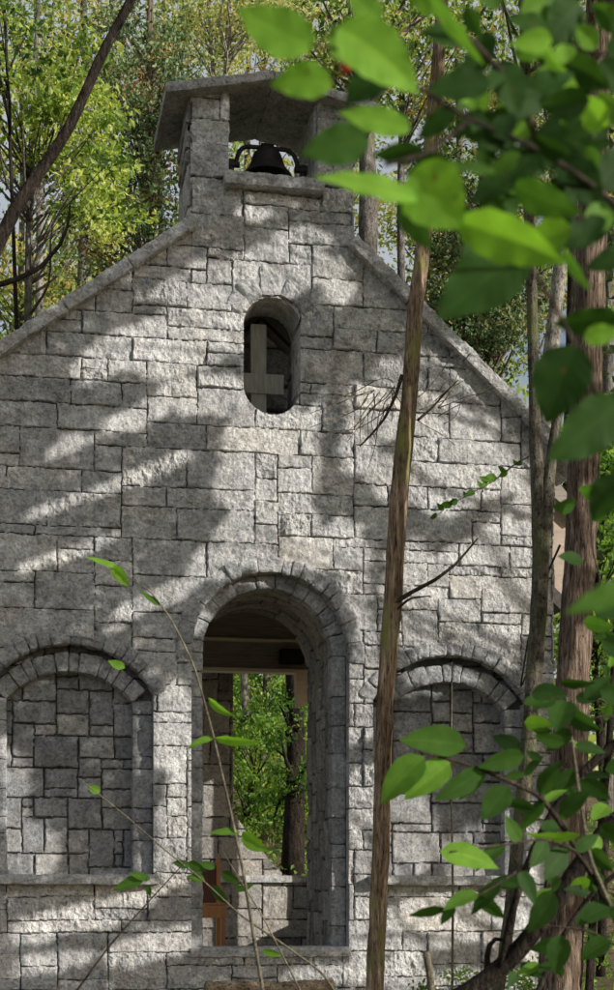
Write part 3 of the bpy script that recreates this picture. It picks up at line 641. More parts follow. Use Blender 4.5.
for k, (px_, pb, Yp, w, l, ld) in enumerate([(440, 445, 19, 9, 'lf_pale', 'pale far tree seen through the foreground leaves at top right'), (540, 530, 20, 9, 'lf_oak', 'olive far tree beyond the forked trunk'), (610, 606, 16, 12, 'lf_oak', 'olive tree at the right edge behind the stout cedar'), (330, 335, 20, 10, 'lf_pale', 'pale far tree right of the belfry'), (250, 245, 22, 8, 'lf_pale', 'pale far tree right behind the bell')]):
    bgtree('wood_tree', ld, px_, -60, Yp, w, 'bark_grey', [(px_, 230, 75, 110, 60, .7, 60, .12, .58), (px_, 40, 75, 80, 26, .7, 50, .11, .62)], l, 50+k, pb)
for k, (px_, Yp, ld) in enumerate([(600, 5, 'green tree low at the right edge beside the chapel eave'), (640, 9, 'green tree partly cut by the right edge of the picture')]):
    bgtree('young_tree', ld, px_, 300, Yp, 8, 'bark_dark', [(px_, 560, 45, 160, 80, .5, 60, .10, .5)], 'lf_green', 60+k, px_)
for k, (px_, pb, Yp, w, bk, ld) in enumerate([(34, 50, 12, 9, 'bark_pale', 'pale trunk at far left between the maple branches'), (82, 78, 13, 12, 'bark_grey', 'stout grey trunk left of the gable slope'), (112, 118, 16, 7, 'bark_pale', 'thin pale trunk above the left gable slope'), (166, 150, 18, 6, 'bark_dark', 'thin dark trunk beside the dark cedar'), (454, 448, 12, 9, 'bark_grey', 'grey trunk between the slender and the forked trunk'), (505, 498, 16, 7, 'bark_pale', 'thin pale trunk close to the forked tree'), (480, 492, 21, 5, 'bark_dark', 'thin dark trunk above the right coping'), (350, 345, 14, 8, 'bark_pale', 'pale trunk behind the right end of the belfry roof'), (268, 262, 17, 7, 'bark_grey', 'grey trunk right over the belfry ridge')]):
    bgtree('slender_tree', ld, px_, -80, Yp, w, bk, [(px_+8, 60, 40, 70, 16, .5, 40, .10, .6)], 'lf_oak', 100+k, pb)
# undergrowth and the ivy clad trunk seen through the rear opening
bgtree('ivy_tree', 'dark ivy grown trunk seen through the chapel door and rear opening', 289, 560, 10.5, 19, 'bark_dark', [(292, 760, 24, 80, 30, .35, 60, .085, .25)], 'lf_green', 70, 292, seg=14)
for k, (px_, py_, Yp, rx, ry, n_, bs, ld) in enumerate([(255, 770, 13, 45, 70, 46, .55, 'bright green shrub seen through the door, left of the ivy trunk'), (300, 790, 14.5, 45, 70, 46, .65, 'yellow green shrub seen through the door, behind the ivy trunk'), (265, 700, 17, 55, 55, 60, .6, 'light green shrub high in the rear opening')]):
    bgtree('woodland_shrub', ld, px_, py_, Yp, 5, 'bark_dark', [(px_, py_, rx, ry, n_, .45, 80, .10, bs)], 'lf_green' if k != 1 else 'lf_maple', 80+k, px_-8, seg=7, group='shrubs behind the chapel')
# far wood as one mass
rng = np.random.default_rng(90); n_ = 80000; xx = rng.uniform(-22, 34, n_); yy = rng.uniform(34, 50, n_); zz = 4+rng.beta(1.0, 1.4, n_)*30
kk = fbm(np.stack([xx*.35, yy*.2, zz*.35], -1), 3, 2) > -.30+np.clip((zz-18)/9, -.15, .62); P = np.stack([xx, yy, zz], -1)[kk]
mb = MB(); cards(mb, P, .42, rng, .45+.25*fbm(P*.5, 3, 4)+rng.normal(0, .18, len(P)), .6); fwood = mb.build('distant_wood', M['lf_pale']); fwood['kind'] = 'stuff'
# low ground cover behind and beside the chapel
rng = np.random.default_rng(91); n_ = 16000; xx = rng.uniform(-8, 12, n_); yy = np.where(rng.uniform(0, 1, n_) < .75, rng.uniform(6.6, 16, n_), rng.uniform(-6, 6, n_)); ok = ~((np.abs(xx) < 2.9) & (yy > -.4) & (yy < 6.6)) & ~((xx < 2) & (yy < 1)); xx = xx[ok]; yy = yy[ok]
P = np.stack([xx, yy, gz(xx, yy)+rng.uniform(0, .3, len(xx))], -1); mb = MB(); cards(mb, P, .10, rng, .45+rng.normal(0, .25, len(P)), .55); gc = mb.build('ground_cover', M['lf_green']); gc['kind'] = 'stuff'

# ------------------------------------------------------------------ unseen trees to the right, added and shaped to dapple wall and trunks
SX, SZ = 1.2, .56                          # direction to the sun = (SX, -1, SZ)
LIT = [(235, 290, 80, 30, -15), (195, 345, 70, 26, -20), (120, 352, 50, 18, -30), (205, 398, 48, 20, 0), (150, 412, 55, 12, -22), (55, 450, 45, 9, -20), (135, 478, 60, 9, -22), (60, 505, 40, 6, -20),
 (268, 465, 50, 62, 0), (270, 540, 55, 34, 0), (215, 562, 28, 20, 0), (345, 430, 36, 45, 0), (320, 545, 30, 30, -30), (450, 415, 85, 55, 35), (445, 485, 80, 30, 10), (490, 585, 60, 60, 0), (415, 600, 35, 50, 0), (350, 580, 16, 40, 0),
 (361, 680, 16, 60, 0), (358, 800, 14, 60, 0), (358, 910, 14, 70, 0), (172, 735, 20, 50, 0), (176, 840, 24, 60, 0), (140, 605, 60, 12, -20), (55, 560, 60, 8, -20), (90, 640, 40, 10, -20),
 (25, 770, 30, 45, 0), (60, 835, 28, 30, -20), (85, 915, 90, 14, -14), (160, 945, 60, 14, -14), (40, 965, 50, 10, -10), (425, 815, 45, 45, -15), (430, 925, 70, 25, -10), (420, 975, 60, 16, 0), (520, 900, 40, 90, 0),
 (300, 243, 24, 12, 0), (250, 214, 18, 9, 0), (335, 285, 16, 22, 0), (210, 615, 12, 14, 0), (300, 590, 14, 8, 0), (460, 660, 50, 18, 0), (330, 975, 40, 10, 0)]
DARK = [(330, 440, 10, 100, 5), (50, 600, 90, 34, -8), (80, 650, 60, 16, 0), (20, 430, 30, 40, 0), (470, 520, 45, 10, -30), (190, 900, 40, 14, -15), (350, 760, 30, 12, -20), (470, 960, 60, 8, -8), (60, 900, 70, 7, -14)]
def litmap(x, z):
    px, py = pw(x, 0*x, z); v = np.zeros_like(x)
    for a, b, rx, ry, an in LIT:
        c, s = math.cos(R(an)), math.sin(R(an)); dx = px-a; dy = py-b; v = np.maximum(v, np.exp(-.7*(((dx*c+dy*s)/(rx*1.08))**2+((-dx*s+dy*c)/(ry*1.08))**2)**2))
    for a, b, rx, ry, an in DARK:
        c, s = math.cos(R(an)), math.sin(R(an)); dx = px-a; dy = py-b; v = v-.9*np.exp(-.7*(((dx*c+dy*s)/rx)**2+((-dx*s+dy*c)/ry)**2)**2)
    t = x*.92+z*.39; w = -x*.39+z*.92
    nz = fbm(np.stack([t*1.6, w*6.5, 0*x], -1), 3, 77)+.7*fbm(np.stack([x*5, z*5, 0*x+4], -1), 3, 78)
    return v+.34*nz
rng = np.random.default_rng(101)
shade = []
for k, (xt, yt, zlo, zhi, ld) in enumerate([(8.3, -4.7, -9, 99, 'unseen leafy tree off to the right, its crown shaped to dapple the chapel wall')]):
    n_ = 105000; qx = rng.uniform(-3.1, 3.1, n_); qz = rng.uniform(.3, 9.4, n_); s = rng.uniform(3.9, 5.0, n_)
    ok = litmap(qx, qz) < .43; qx = qx[ok]; qz = qz[ok]; s = s[ok]  # leaves kept only where the wall is meant to be in shadow
    P = np.stack([qx+SX*s, -s, qz+SZ*s], -1)
    b0 = np.array([xt, yt, float(gz(xt, yt))-.1]); tr = empty('unseen_shade_tree', b0, ld, 'tree'); mb = MB()
    V, Fc = tubemesh([b0, b0+np.array([-.1, 0, 1.5]), b0+np.array([.05, .05, 3.2]), b0+np.array([-.1, .1, 6]), b0+np.array([0, .1, 9.5])], [.16, .13, .11, .08, .02], 14, .1, 12, 1, .2); mb.add(V, Fc)
    for i in rng.choice(len(P), 34, replace=False):
        zb = np.clip(P[i, 2]-1.2, 2.2, 8.5); limb_set(mb, np.array([xt, yt+.06, zb]), [P[i]], .028, rng, 5)
    mb.build('trunk', M['bark_grey'], tr, True); mb = MB(); cards(mb, P, .085, rng, .4+rng.normal(0, .2, len(P)), .6); mb.build('crown', M['lf_cedar'], tr)

n_ = 30000; qx = rng.uniform(-.4, 2.3, n_); qz = rng.uniform(.2, 9.0, n_); s = rng.uniform(4.0, 4.7, n_)
ok = fbm(np.stack([qx*1.3, qz*1.5, 0*qx], -1), 3, 55) > .07; qx = qx[ok]; qz = qz[ok]; s = s[ok]; P = np.stack([qx+SX*s, -3.8-s, qz+SZ*s], -1)
b0 = np.array([6.6, -8.2, float(gz(6.6, -8.2))-.1]); tr = empty('unseen_shade_tree', b0, 'second unseen tree added off to the right, nearer the viewer, to dapple the front trunks', 'tree'); mb = MB()
V, Fc = tubemesh([b0, b0+np.array([.1, 0, 1.5]), b0+np.array([-.05, .05, 3.2]), b0+np.array([.1, .1, 6]), b0+np.array([0, .1, 9.5])], [.15, .12, .10, .07, .02], 14, .1, 12, 1, .2); mb.add(V, Fc)
for i in rng.choice(len(P), 24, replace=False): limb_set(mb, np.array([6.6, -8.15, np.clip(P[i, 2]-1.2, 2.2, 8.5)]), [P[i]], .026, rng, 5)
mb.build('trunk', M['bark_grey'], tr, True); mb = MB(); cards(mb, P, .085, rng, .4+rng.normal(0, .2, len(P)), .6); mb.build('crown', M['lf_cedar'], tr)

# ------------------------------------------------------------------ hand placed leaves and twigs
def leafmesh(base, tip, wr=.5, roll=0., curl=.12, fold=.22, nn=(34, 6), serr=0., face=None, bend=0.):
    """ovate pointed leaf from base to tip; roll turns it about its own axis away from the lens"""
    base = np.asarray(base); tip = np.asarray(tip); a = tip-base; L = np.linalg.norm(a); a /= L
    view = np.array([CX, CY, CH])-(base+tip)/2; view /= np.linalg.norm(view)
    n_ = view-a*np.dot(view, a); n_ /= max(1e-6, np.linalg.norm(n_)); b = np.cross(n_, a)
    c, s = math.cos(roll), math.sin(roll); b, n_ = b*c+n_*s, n_*c-b*s
    U = np.linspace(0, 1, nn[0]+1); W = np.linspace(-1, 1, 2*nn[1]+1); V = []; ed = []
    for u in U:
        w = wr*L*.5*(u**.6*(1-u)**1.0)/.342 if 0 < u < 1 else 0
        w = max(w*(1+.03*math.sin(u*31+base[0]*50)), .0006)
        for q_ in W:
            V.append(base+a*L*u+b*(w*q_+bend*L*(u*u-u))+n_*(fold*abs(q_)*w-curl*L*(u-.3)**2+.012*L*math.sin(u*19)*abs(q_)**2)); ed.append(min(abs(q_), abs(((u*7-abs(q_)*1.6) % 1)-.5)*1.6+.02))
    k = 2*nn[1]+1; return np.array(V), gridfaces(len(U), k), np.array(ed)
def add_leaf(parent, base, tip, wr, roll, tone, mat='lf_front', **k):
    V, Fc, ed = leafmesh(base, tip, wr, roll, **k)
    loc = np.array(tuple(parent.location)); o = build('leaf', V, Fc, M[mat], parent, True, {'tone': np.full(len(V), tone), 'joint': ed}); return o
def twig(parent, pts, r0, r1, mat='twig_dark', name='stem', seg=8, step=.03, namp=.08):
    pts = np.asarray(pts); mb = MB(); V, Fc = tubemesh(pts, np.linspace(r0, r1, len(pts)), seg, namp, 40, 1, step); mb.add(V, Fc); return mb.build(name, M[mat], parent, True)
rl = np.random.default_rng(123)
# big leafy bough hanging into the top right corner, close to the lens
D = 1.9
bo = empty('leafy_bough', cp(660, 250, D), 'close blurred bough of broad bright green leaves hanging over the top right', 'branch')
def cpl(pts): return [cp(*p) for p in pts]
twig(bo, cpl([(660, 250, 2.1), (600, 190, 2.05), (540, 150, 2.0), (470, 120, 1.95), (400, 75, 1.85), (345, 50, 1.75), (310, 45, 1.7)]), .0045, .0014)
twig(bo, cpl([(540, 150, 2.0), (520, 90, 2.0), (470, 40, 1.95), (430, -5, 1.9), (400, -60, 1.9)]), .004, .0035)
twig(bo, cpl([(470, 120, 1.95), (425, 155, 1.85), (385, 165, 1.8)]), .003, .002)
twig(bo, cpl([(640, 520, 2.1), (610, 420, 2.0), (575, 345, 1.95), (535, 270, 1.85), (490, 225, 1.8), (455, 195, 1.75)]), .004, .0014)
twig(bo, cpl([(655, 30, 2.2), (600, 60, 2.15), (545, 30, 2.1), (495, 5, 2.05)]), .004, .002)
BL = [  # base px, tip px, width ratio, roll deg, tone (low for leaves in shade), depth
 ((314, 46), (236, 6), .52, 15, .95, 1.7), ((332, 84), (268, 82), .55, -20, .95, 1.72), ((338, 28), (419, 92), .55, 18, .95, 1.72), ((388, 66), (344, 102), .75, 30, .25, 1.8), ((410, 130), (338, 110), .42, -35, .92, 1.78),
 ((368, 140), (300, 152), .62, 25, .55, 1.75), ((424, 150), (372, 158), .5, 35, .2, 1.85), ((418, 200), (316, 168), .30, 48, .95, 1.75), ((414, 168), (462, 230), .85, 5, .95, 1.75), ((458, 222), (566, 266), .42, -25, .92, 1.78),
 ((524, 250), (436, 318), .58, 20, .35, 1.85), ((430, -2), (482, 68), .30, 58, .6, 1.8), ((490, 84), (424, 92), .5, 30, .25, 1.95), ((500, 60), (520, 116), .6, -25, .3, 1.98), ((532, 130), (503, 131), .62, 20, .95, 2.0), ((606, 128), (580, 96), .7, 20, .9, 2.0),
 ((404, 192), (428, 250), .6, 35, .22, 1.85), ((496, 172), (432, 160), .26, 50, .6, 1.8), ((514, 186), (580, 216), .48, -30, .5, 1.9), ((580, 2), (548, 46), .75, 20, .3, 2.1), ((596, 48), (576, 24), .7, 10, .9, 2.1), ((548, 32), (508, 18), .5, 25, .5, 2.05),
 ((562, 248), (590, 292), .3, 50, .5, 1.9), ((620, 318), (552, 326), .5, 35, .25, 2.0), ((576, 346), (546, 424), .74, 8, .22, 1.9), ((618, 402), (549, 460), .58, 15, .30, 1.95), ((584, 338), (622, 332), .55, 0, .95, 1.9), ((622, 476), (590, 522), .7, 20, .22, 2.0), ((640, 584), (565, 610), .36, 30, .62, 1.6),
 ((540, 150), (470, 200), .5, 40, .22, 2.0), ((560, 160), (600, 214), .55, 20, .18, 2.05), ((470, 118), (520, 160), .5, 30, .25, 1.98), ((600, 190), (545, 182), .45, 35, .2, 2.05), ((600, 186), (640, 150), .6, 10, .2, 2.1), ((545, 150), (600, 120), .5, 40, .2, 2.05), ((455, 110), (418, 140), .5, 20, .22, 1.95), ((365, 62), (330, 20), .6, 20, .8, 1.8), ((440, 10), (400, -20), .6, 10, .9, 1.9), ((470, 42), (420, 30), .5, 35, .35, 1.95), ((520, 95), (575, 70), .5, 25, .3, 2.0), ((600, 60), (630, 100), .6, 20, .3, 2.1), ((545, 30), (560, -10), .6, 20, .6, 2.1), ((500, 8), (475, -25), .6, 20, .6, 2.05), ((590, 110), (560, 150), .6, 30, .3, 2.1), ((575, 195), (540, 232), .55, 30, .25, 2.0), ((610, 420), (640, 380), .6, 20, .25, 2.0), ((625, 30), (590, 5), .6, 20, .45, 2.1), ((510, 120), (478, 150), .6, 25, .25, 1.98), ((500, 150), (545, 175), .45, -30, .3, 2.0), ((380, 20), (350, -15), .6, 20, .85, 1.8),
 ((480, 130), (540, 112), .5, 25, .35, 2.02), ((528, 140), (590, 165), .5, -20, .22, 2.06), ((450, 160), (405, 178), .55, 25, .2, 1.95), ((590, 230), (540, 250), .5, 20, .2, 2.05), ((610, 200), (575, 250), .55, 25, .25, 2.08), ((630, 250), (585, 268), .5, 10, .22, 2.08), ((480, 60), (455, 100), .6, 25, .28, 1.98), ((560, 60), (610, 90), .55, 15, .3, 2.1)]
for b_, t_, wr, ro_, tn, d in BL:
    add_leaf(bo, cp(*b_, d), cp(*t_, d+rl.uniform(-.02, .02)), wr, R(ro_)*rl.choice([-1, 1]) if abs(ro_) < 40 else R(ro_), tn, curl=rl.uniform(.05, .22), fold=rl.uniform(.1, .3), bend=rl.uniform(-.25, .25))
for k in range(74):
    a_ = np.array([rl.uniform(455, 640), 0]); a_[1] = rl.uniform(50, 240) if k < 60 else rl.uniform(0, 70); an = rl.uniform(0, 6.28); L_ = rl.uniform(30, 54); d = rl.uniform(1.9, 2.35)
    add_leaf(bo, cp(a_[0], a_[1], d), cp(a_[0]+L_*math.cos(an), a_[1]+L_*.75*math.sin(an), d+rl.uniform(-.03, .03)), rl.uniform(.45, .65), rl.uniform(-.7, .7), rl.choice([.15, .25, .3, .45, .7, .95]), curl=rl.uniform(.05, .22), fold=rl.uniform(.1, .3), bend=rl.uniform(-.2, .2), nn=(8, 3))
V, Fc = lathe([(.0005, -.006), (.0045, -.0045), (.006, 0), (.0045, .0045), (.0005, .006)], 16, cp(345, 68, 1.75)); build('berry', V, Fc, M['berry'], bo, True)
# sapling with medium leaves at right middle
D = 4.2
sp = empty('leafy_sapling', cp(640, 1000, D), 'green sapling with arching leafy twigs in front of the right niche', 'sapling')
twig(sp, cpl([(640, 1010, 4.4), (622, 930, 4.35), (595, 880, 4.3), (565, 830, 4.25), (540, 795, 4.2), (510, 782, 4.15), (480, 768, 4.1), (445, 758, 4.05), (420, 752, 4.0)]), .010, .003)
twig(sp, cpl([(600, 885, 4.3), (575, 850, 4.2), (545, 838, 4.1), (505, 845, 4.0), (450, 852, 3.95)]), .005, .002)
twig(sp, cpl([(610, 905, 4.3), (590, 860, 4.25), (580, 800, 4.3), (572, 740, 4.3), (566, 695, 4.3)]), .006, .003, 'twig')
twig(sp, cpl([(560, 830, 4.2), (520, 870, 4.1), (480, 895, 4.0), (440, 910, 4.0)]), .004, .002)
SL = [((466, 746), (399, 740), .50, 25, .6, 4.05), ((424, 756), (380, 803), .5, 15, .7, 4.0), ((450, 762), (404, 799), .5, 10, .8, 4.05), ((482, 770), (436, 801), .42, 25, .5, 4.1), ((486, 774), (458, 800), .4, 30, .4, 4.1), ((524, 756), (478, 768), .45, 25, .5, 4.1), ((508, 786), (482, 820), .62, 10, .45, 4.1),
 ((566, 700), (556, 730), .8, 10, .5, 4.3), ((556, 697), (532, 708), .6, 20, .45, 4.3), ((440, 851), (499, 868), .42, 20, .9, 3.95), ((580, 835), (524, 836), .26, 45, .9, 4.1), ((560, 682), (596, 684), .35, 40, .25, 4.3), ((478, 893), (443, 910), .4, 30, .65, 4.0), ((552, 890), (528, 934), .5, 15, .25, 4.2), ((590, 880), (570, 886), .6, 20, .85, 4.2),
 ((545, 800), (520, 830), .4, 30, .4, 4.2), ((560, 815), (590, 790), .5, 20, .35, 4.2), ((540, 795), (560, 760), .5, 25, .35, 4.2), ((575, 745), (606, 752), .45, 30, .3, 4.3), ((572, 730), (545, 752), .5, 20, .35, 4.3), ((580, 780), (610, 800), .5, 20, .25, 4.3), ((578, 770), (548, 790), .5, 20, .3, 4.3), ((505, 845), (475, 870), .4, 25, .55, 4.0), ((520, 842), (505, 815), .5, 25, .6, 4.05), ((545, 838), (530, 868), .5, 25, .4, 4.1), ((575, 850), (600, 835), .5, 20, .4, 4.2), ((565, 850), (545, 880), .6, 20, .3, 4.2), ((500, 882), (470, 915), .4, 25, .35, 4.05), ((520, 870), (535, 905), .45, 25, .3, 4.1), ((480, 895), (505, 920), .4, 25, .4, 4.05), ((445, 908), (408, 918), .3, 30, .5, 4.0), ((455, 905), (440, 925), .5, 25, .5, 4.0), ((610, 905), (575, 925), .5, 25, .3, 4.3), ((615, 915), (640, 900), .5, 20, .4, 4.3), ((610, 940), (580, 960), .6, 20, .5, 4.3), ((560, 935), (555, 975), .6, 10, .4, 4.2), ((600, 690), (640, 700), .5, 10, .3, 4.3), ((585, 700), (612, 675), .5, 20, .3, 4.35), ((568, 712), (600, 730), .5, 20, .28, 4.3), ((602, 640), (640, 660), .5, 20, .3, 4.3), ((605, 770), (640, 760), .5, 20, .3, 4.3), ((600, 825), (630, 845), .5, 20, .3, 4.3), ((535, 810), (505, 800), .45, 25, .3, 4.2), ((590, 850), (612, 872), .5, 20, .3, 4.3)]
for b_, t_, wr, ro_, tn, d in SL:
    add_leaf(sp, cp(*b_, d), cp(*t_, d+rl.uniform(-.05, .05)), wr, R(ro_)*rl.choice([-1, 1]), tn, curl=rl.uniform(.03, .2), fold=rl.uniform(.1, .35), bend=rl.uniform(-.2, .2), nn=(9, 3))
for k in range(60):
    a_ = np.array([rl.uniform(505, 640), rl.uniform(690, 985)]) if k < 46 else np.array([rl.uniform(575, 640), rl.uniform(420, 690)])
    an = rl.uniform(0, 6.28); L_ = rl.uniform(20, 40); d = rl.uniform(4.2, 4.9)
    add_leaf(sp, cp(a_[0], a_[1], d), cp(a_[0]+L_*math.cos(an), a_[1]+L_*.6*math.sin(an), d+rl.uniform(-.06, .06)), rl.uniform(.4, .62), rl.uniform(-.9, .9), rl.choice([.15, .3, .45, .55, .8]), curl=rl.uniform(.03, .2), fold=rl.uniform(.1, .3), bend=rl.uniform(-.2, .2), nn=(8, 3))
for pts in ([(640, 960, 4.7), (590, 930, 4.7), (540, 925, 4.7), (505, 935, 4.7)], [(640, 720, 4.7), (600, 715, 4.6), (560, 735, 4.6), (520, 740, 4.6)], [(640, 850, 4.6), (600, 800, 4.6), (570, 770, 4.6), (535, 760, 4.6)], [(640, 640, 4.8), (605, 600, 4.8), (590, 540, 4.8), (596, 470, 4.8)]):
    twig(sp, cpl(pts), .004, .0015)
# thick dark vine climbing at the lower right
vi = empty('woody_vine', cp(470, 1000, 5.5), 'thick dark woody vine slanting up across the bottom right corner', 'vine')
twig(vi, cpl([(440, 1010, 5.5), (480, 985, 5.5), (515, 955, 5.45), (550, 910, 5.4), (580, 865, 5.4), (605, 830, 5.4), (640, 800, 5.4)]), .034, .026, 'bark_dark', 'vine_stem', 14, .04, .14)
twig(vi, cpl([(500, 968, 5.45), (515, 900, 5.4), (535, 845, 5.4), (560, 800, 5.4), (590, 765, 5.4), (625, 735, 5.4)]), .012, .016, 'bark_dark', 'vine_stem', 10, .04, .12)
twig(vi, cpl([(488, 980, 5.5), (486, 955, 5.5), (492, 935, 5.5), (505, 940, 5.5)]), .013, .006, 'bark_dark', 'vine_stem', 10, .03, .14)
twig(vi, cpl([(530, 1010, 5.4), (560, 940, 5.4), (590, 895, 5.4), (620, 870, 5.4)]), .010, .008, 'bark_dark', 'vine_stem', 8, .04, .1)
# dark slim trunk at lower right
P = grounded([(589, 990), (594, 900), (602, 820), (609, 745), (614, 660), (620, 560)], -4.5)
tree('slim_tree', 'slim dark stem at the lower right edge beside the stout cedar', P, [pxm(w, -4.5) for w in (10, 9, 8, 8, 7, 6, 4)][:len(P)], 'bark_dark', None, None, seg=12, step=.05, namp=.1, seed=15)
# thin saplings before the left half
sa = empty('thin_sapling', cp(264, 1020, 6.5), 'thin arching sapling with a few narrow leaves before the left of the door', 'sapling')
twig(sa, cpl([(266, 1010, 6.5), (256, 950, 6.5), (243, 870, 6.5), (228, 800, 6.5), (212, 730, 6.5), (194, 665, 6.5), (172, 620, 6.5), (150, 590, 6.5), (118, 572, 6.5)]), .0075, .0018, 'twig')
for b_, t_, wr, ro_, tn in [((112, 566), (128, 587), .5, 20, .95), ((118, 568), (86, 556), .26, 50, .9), ((208, 698), (234, 718), .32, 40, .85), ((214, 738), (263, 744), .28, 48, .95), ((214, 738), (186, 748), .3, 40, .9), ((240, 832), (208, 832), .3, 40, .7), ((242, 832), (268, 852), .5, 25, .85), ((160, 606), (140, 590), .3, 40, .6), ((125, 668), (108, 660), .5, 20, .8)]:
    add_leaf(sa, cp(*b_, 6.5), cp(*t_, 6.5), wr, R(ro_), tn, curl=rl.uniform(.05, .25), bend=rl.uniform(-.25, .25), nn=(8, 3))
sb = empty('thin_sapling', cp(345, 1020, 7), 'bare crossing twigs with small leaves low in front of the door sill', 'sapling')
twig(sb, cpl([(350, 1015, 7), (322, 972, 7), (280, 942, 7), (240, 915, 7), (205, 882, 7), (165, 850, 7), (125, 815, 7), (78, 778, 7)]), .006, .0018, 'twig')
twig(sb, cpl([(310, 1010, 6.9), (290, 970, 6.9), (262, 915, 6.9), (240, 880, 6.9), (222, 850, 6.9)]), .0045, .0015, 'twig')
twig(sb, cpl([(70, 1000, 6.9), (110, 945, 6.9), (150, 900, 6.9), (187, 860, 6.9)]), .005, .002, 'twig_dark')
for b_, t_, wr, ro_, tn in [((188, 862), (206, 872), .5, 20, .5), ((190, 866), (172, 862), .5, 20, .5), ((215, 868), (198, 862), .5, 20, .55), ((222, 872), (240, 884), .5, 20, .4), ((212, 885), (228, 905), .45, 25, .3), ((100, 792), (88, 786), .7, 10, .8), ((145, 878), (112, 890), .4, 30, .6), ((150, 880), (128, 872), .4, 30, .6), ((148, 885), (150, 897), .5, 20, .5), ((262, 950), (282, 956), .4, 30, .85), ((205, 880), (186, 876), .5, 20, .6), ((235, 890), (255, 884), .4, 30, .5)]:
    add_leaf(sb, cp(*b_, 7), cp(*t_, 7), wr, R(ro_), tn, nn=(7, 3))
# leafy twig before the wall at right
lt = empty('leafy_twig', wp(535, 452, -3.5), 'fine leafy twig reaching left from the forked trunk across the sunlit wall', 'branch')
twig(lt, [wp(*p, -3.5) for p in [(537, 452), (515, 464), (495, 480), (470, 494), (448, 506), (432, 520)]], .006, .002, 'twig')
for k in range(15):
    t = min(1, max(0, k/14+rl.uniform(-.04, .04))); p = np.array([437+85*t, 514-52*t]); a_ = rl.uniform(-.4, .4)+(math.pi*.75 if k % 2 else -math.pi*.85); L_ = rl.uniform(5, 15)
    add_leaf(lt, wp(p[0], p[1], -3.5), wp(p[0]+L_*math.cos(a_), p[1]-L_*math.sin(a_)*.8, -3.52), .55, rl.uniform(-.6, .6), rl.uniform(.4, .9), nn=(6, 2))
# bare side branches and the dead vine on the main trunk
def bare(label, pts, Yp, w0, w1, mat='twig_dark'):
    b_ = empty('bare_branch', wp(*pts[0], Yp), label, 'branch'); twig(b_, [wp(*p, Yp) for p in pts], pxm(w0, Yp), pxm(w1, Yp), mat); return b_
b_ = bare('bare forked branch growing right from the slender mossy trunk', [(394, 603), (412, 592), (435, 580), (455, 565), (468, 550), (478, 538)], -3.45, 5, 1.5)
twig(b_, [wp(*p, -3.45) for p in [(396, 610), (410, 598), (430, 596)]], pxm(3, -2.2), pxm(1, -2.2))
b_ = bare('dead tangled vine hanging beside the slender trunk below the window', [(402, 375), (396, 395), (385, 418), (372, 434), (360, 446)], -3.4, 4, 1.5)
for k in range(18):
    s_ = np.array([rl.uniform(366, 402), rl.uniform(380, 410)]); pts = [s_]; dr = np.array([rl.normal(-3, 3), rl.normal(6, 3)])
    for _ in range(6): dr = dr+rl.normal(0, 2.2, 2); pts.append(pts[-1]+dr)
    twig(b_, [wp(p[0], p[1], -3.4+rl.uniform(-.1, .1)) for p in pts], pxm(1.1, -2), pxm(.5, -2), 'twig', 'tendril', 5)
b_ = bare('fine bare twigs above the vine against the lit wall right of the slender trunk', [(418, 420), (432, 408), (446, 392), (458, 380)], -3.4, 3, 1)
for k in range(9):
    pts = [np.array([rl.uniform(415, 445), rl.uniform(390, 425)])]; dr = np.array([rl.normal(5, 3), rl.normal(-4, 3)])
    for _ in range(5): dr = dr+rl.normal(0, 1.8, 2); pts.append(pts[-1]+dr)
    twig(b_, [wp(p[0], p[1], -3.4) for p in pts], pxm(1.1, -2), pxm(.5, -2), 'twig', 'tendril', 5)
bare('straight pale reed stem standing before the right niche', [(452, 1000), (453, 900), (451, 780), (452, 662)], -4, 3, 1.5, 'twig')
bare('short cut pale stake at the foot of the right niche wall', [(432, 1000), (430, 975), (426, 952)], -5, 8, 7, 'twig')
bare('crooked bare limb curving through the trees at left above the gable slope', [(-20, 290), (15, 280), (40, 268), (60, 245), (68, 225), (70, 205)], .8, 6, 2)
bare('thin bare branch running over the right wall toward the stout cedar', [(560, 545), (540, 590), (528, 640), (520, 690), (530, 665), (545, 640)], -3.6, 2.5, 1.2)
# rotten log in front of the sill
lg = empty('fallen_log', (wp(270, 990, -2.4)[0], -2.4, .75), 'rotten brown log lying in front of the door sill at the bottom edge', 'log')
a = wp(205, 992, -2.4); b = wp(333, 990, -2.4); mb = MB(); V, Fc = tubemesh([a+np.array([-.0, 0, -.02]), a*.5+b*.5+np.array([0, 0, -.04]), b+np.array([0, 0, -.02])], [.10, .105, .10], 24, .16, 20, 2, .02); mb.add(V, Fc); mb.build('log_body', M['bark_log'], lg, True)
mb = MB()
for xx in (a[0]+.12, b[0]-.12): boxblock(mb, xx-.09, xx+.09, -2.52, -2.28, float(gz(xx, -2.4))-.03, a[2]-.09, .03, .03, .012, .4, xx)
mb.build('rest_stone', M['stone'], lg)
# weeds along the foot of the right wall
rng = np.random.default_rng(140)
for k, (x_, y_, ld) in enumerate([(1.55, -.9, 'low leafy weed at the wall foot right of the slender trunk'), (2.25, -.8, 'low leafy weed at the wall foot by the woody vine')]):
    z_ = float(gz(x_, y_)); w_ = empty('weed_clump', (x_, y_, z_), ld, 'weed', 'weeds at the foot of the wall'); mb = MB(); clump_leaves(np.array([x_, y_, z_+.22])+rng.normal(0, .10, (9, 3)), .16, 50, .05, rng, mb, base=.4); mb.build('foliage', M['lf_green'], w_)
    mb = MB()
    for q_ in range(5): V, Fc = tubemesh([(x_, y_, z_), (x_+rng.normal(0, .08), y_, z_+.3)], .004, 5); mb.add(V, Fc)
    mb.build('stem', M['twig'], w_)

for o in list(bpy.data.objects):
    if '_w' in o: del o['_w']
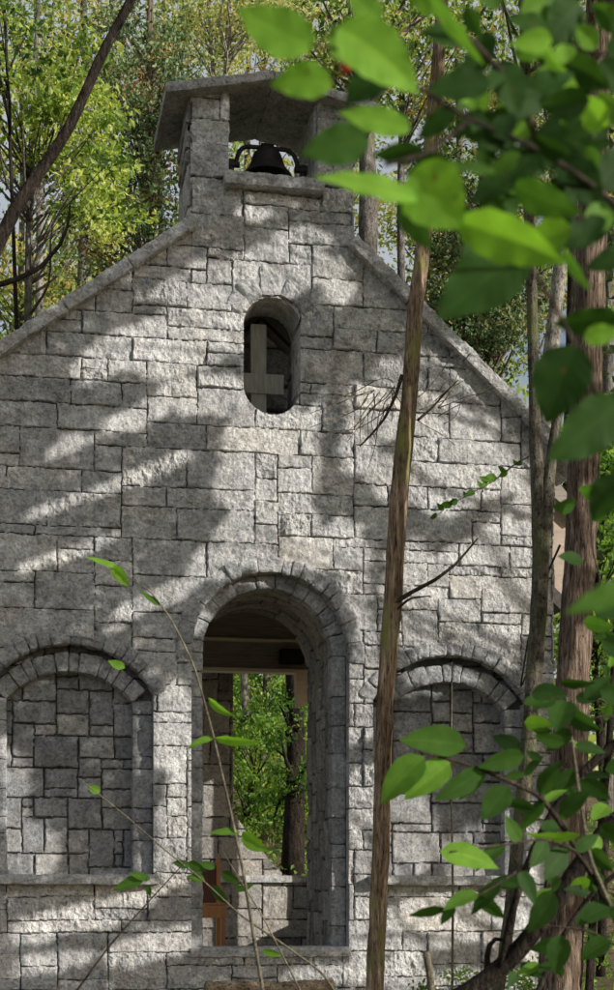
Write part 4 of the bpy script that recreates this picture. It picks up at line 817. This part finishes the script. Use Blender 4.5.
# ------------------------------------------------------------------ light, sky, camera
W = bpy.data.worlds.new('World'); S.world = W; W.use_nodes = True; wn = W.node_tree; bg = wn.nodes['Background']
sky = wn.nodes.new('ShaderNodeTexSky'); sky.sky_type = 'NISHITA'; sky.sun_disc = False
az = math.atan2(SX, -1.0); el = math.atan(SZ/math.hypot(SX, 1))
sky.sun_elevation = el; sky.sun_rotation = az; sky.air_density = 1; sky.dust_density = 2.0; sky.ozone_density = 1
tcw = wn.nodes.new('ShaderNodeTexCoord'); cn = wn.nodes.new('ShaderNodeTexNoise'); cn.inputs['Scale'].default_value = 5; cn.inputs['Detail'].default_value = 6; cn.inputs['Roughness'].default_value = .6
wn.links.new(tcw.outputs['Generated'], cn.inputs['Vector'])
cl = ramp(wn, [(.36, (.12, .12, .12)), (.62, (.6, .6, .6))], cn.outputs['Fac'])       # thin bright cloud
mx = wn.nodes.new('ShaderNodeMixRGB'); wn.links.new(cl, mx.inputs[0]); wn.links.new(sky.outputs[0], mx.inputs[1]); mx.inputs[2].default_value = (7.0, 7.1, 7.3, 1)
wn.links.new(mx.outputs[0], bg.inputs[0]); bg.inputs[1].default_value = .10
sl_ = bpy.data.lights.new('sun', 'SUN'); sl_.energy = 5; sl_.angle = R(.53); sl_.color = (1, .965, .91)
so = bpy.data.objects.new('sun', sl_); COL.objects.link(so); so.rotation_euler = Vector((-SX, 1, -SZ)).to_track_quat('-Z', 'Y').to_euler()
cd = bpy.data.cameras.new('camera'); co = bpy.data.objects.new('camera', cd); COL.objects.link(co); S.camera = co
co.location = (CX, CY, CH); co.rotation_euler = (R(90), 0, -YAW)
cd.sensor_fit = 'AUTO'; cd.sensor_width = 36; cd.lens = F/990*36; cd.shift_y = (HZ-495)/990; cd.clip_start = .05; cd.clip_end = 2000
cd.dof.use_dof = True; cd.dof.focus_distance = 14.3; cd.dof.aperture_fstop = 6.3
S.render.engine = 'CYCLES'
S.view_settings.view_transform = 'Standard'; S.view_settings.look = 'None'; S.view_settings.exposure = 0
S.cycles.max_bounces = 8; S.cycles.transparent_max_bounces = 8
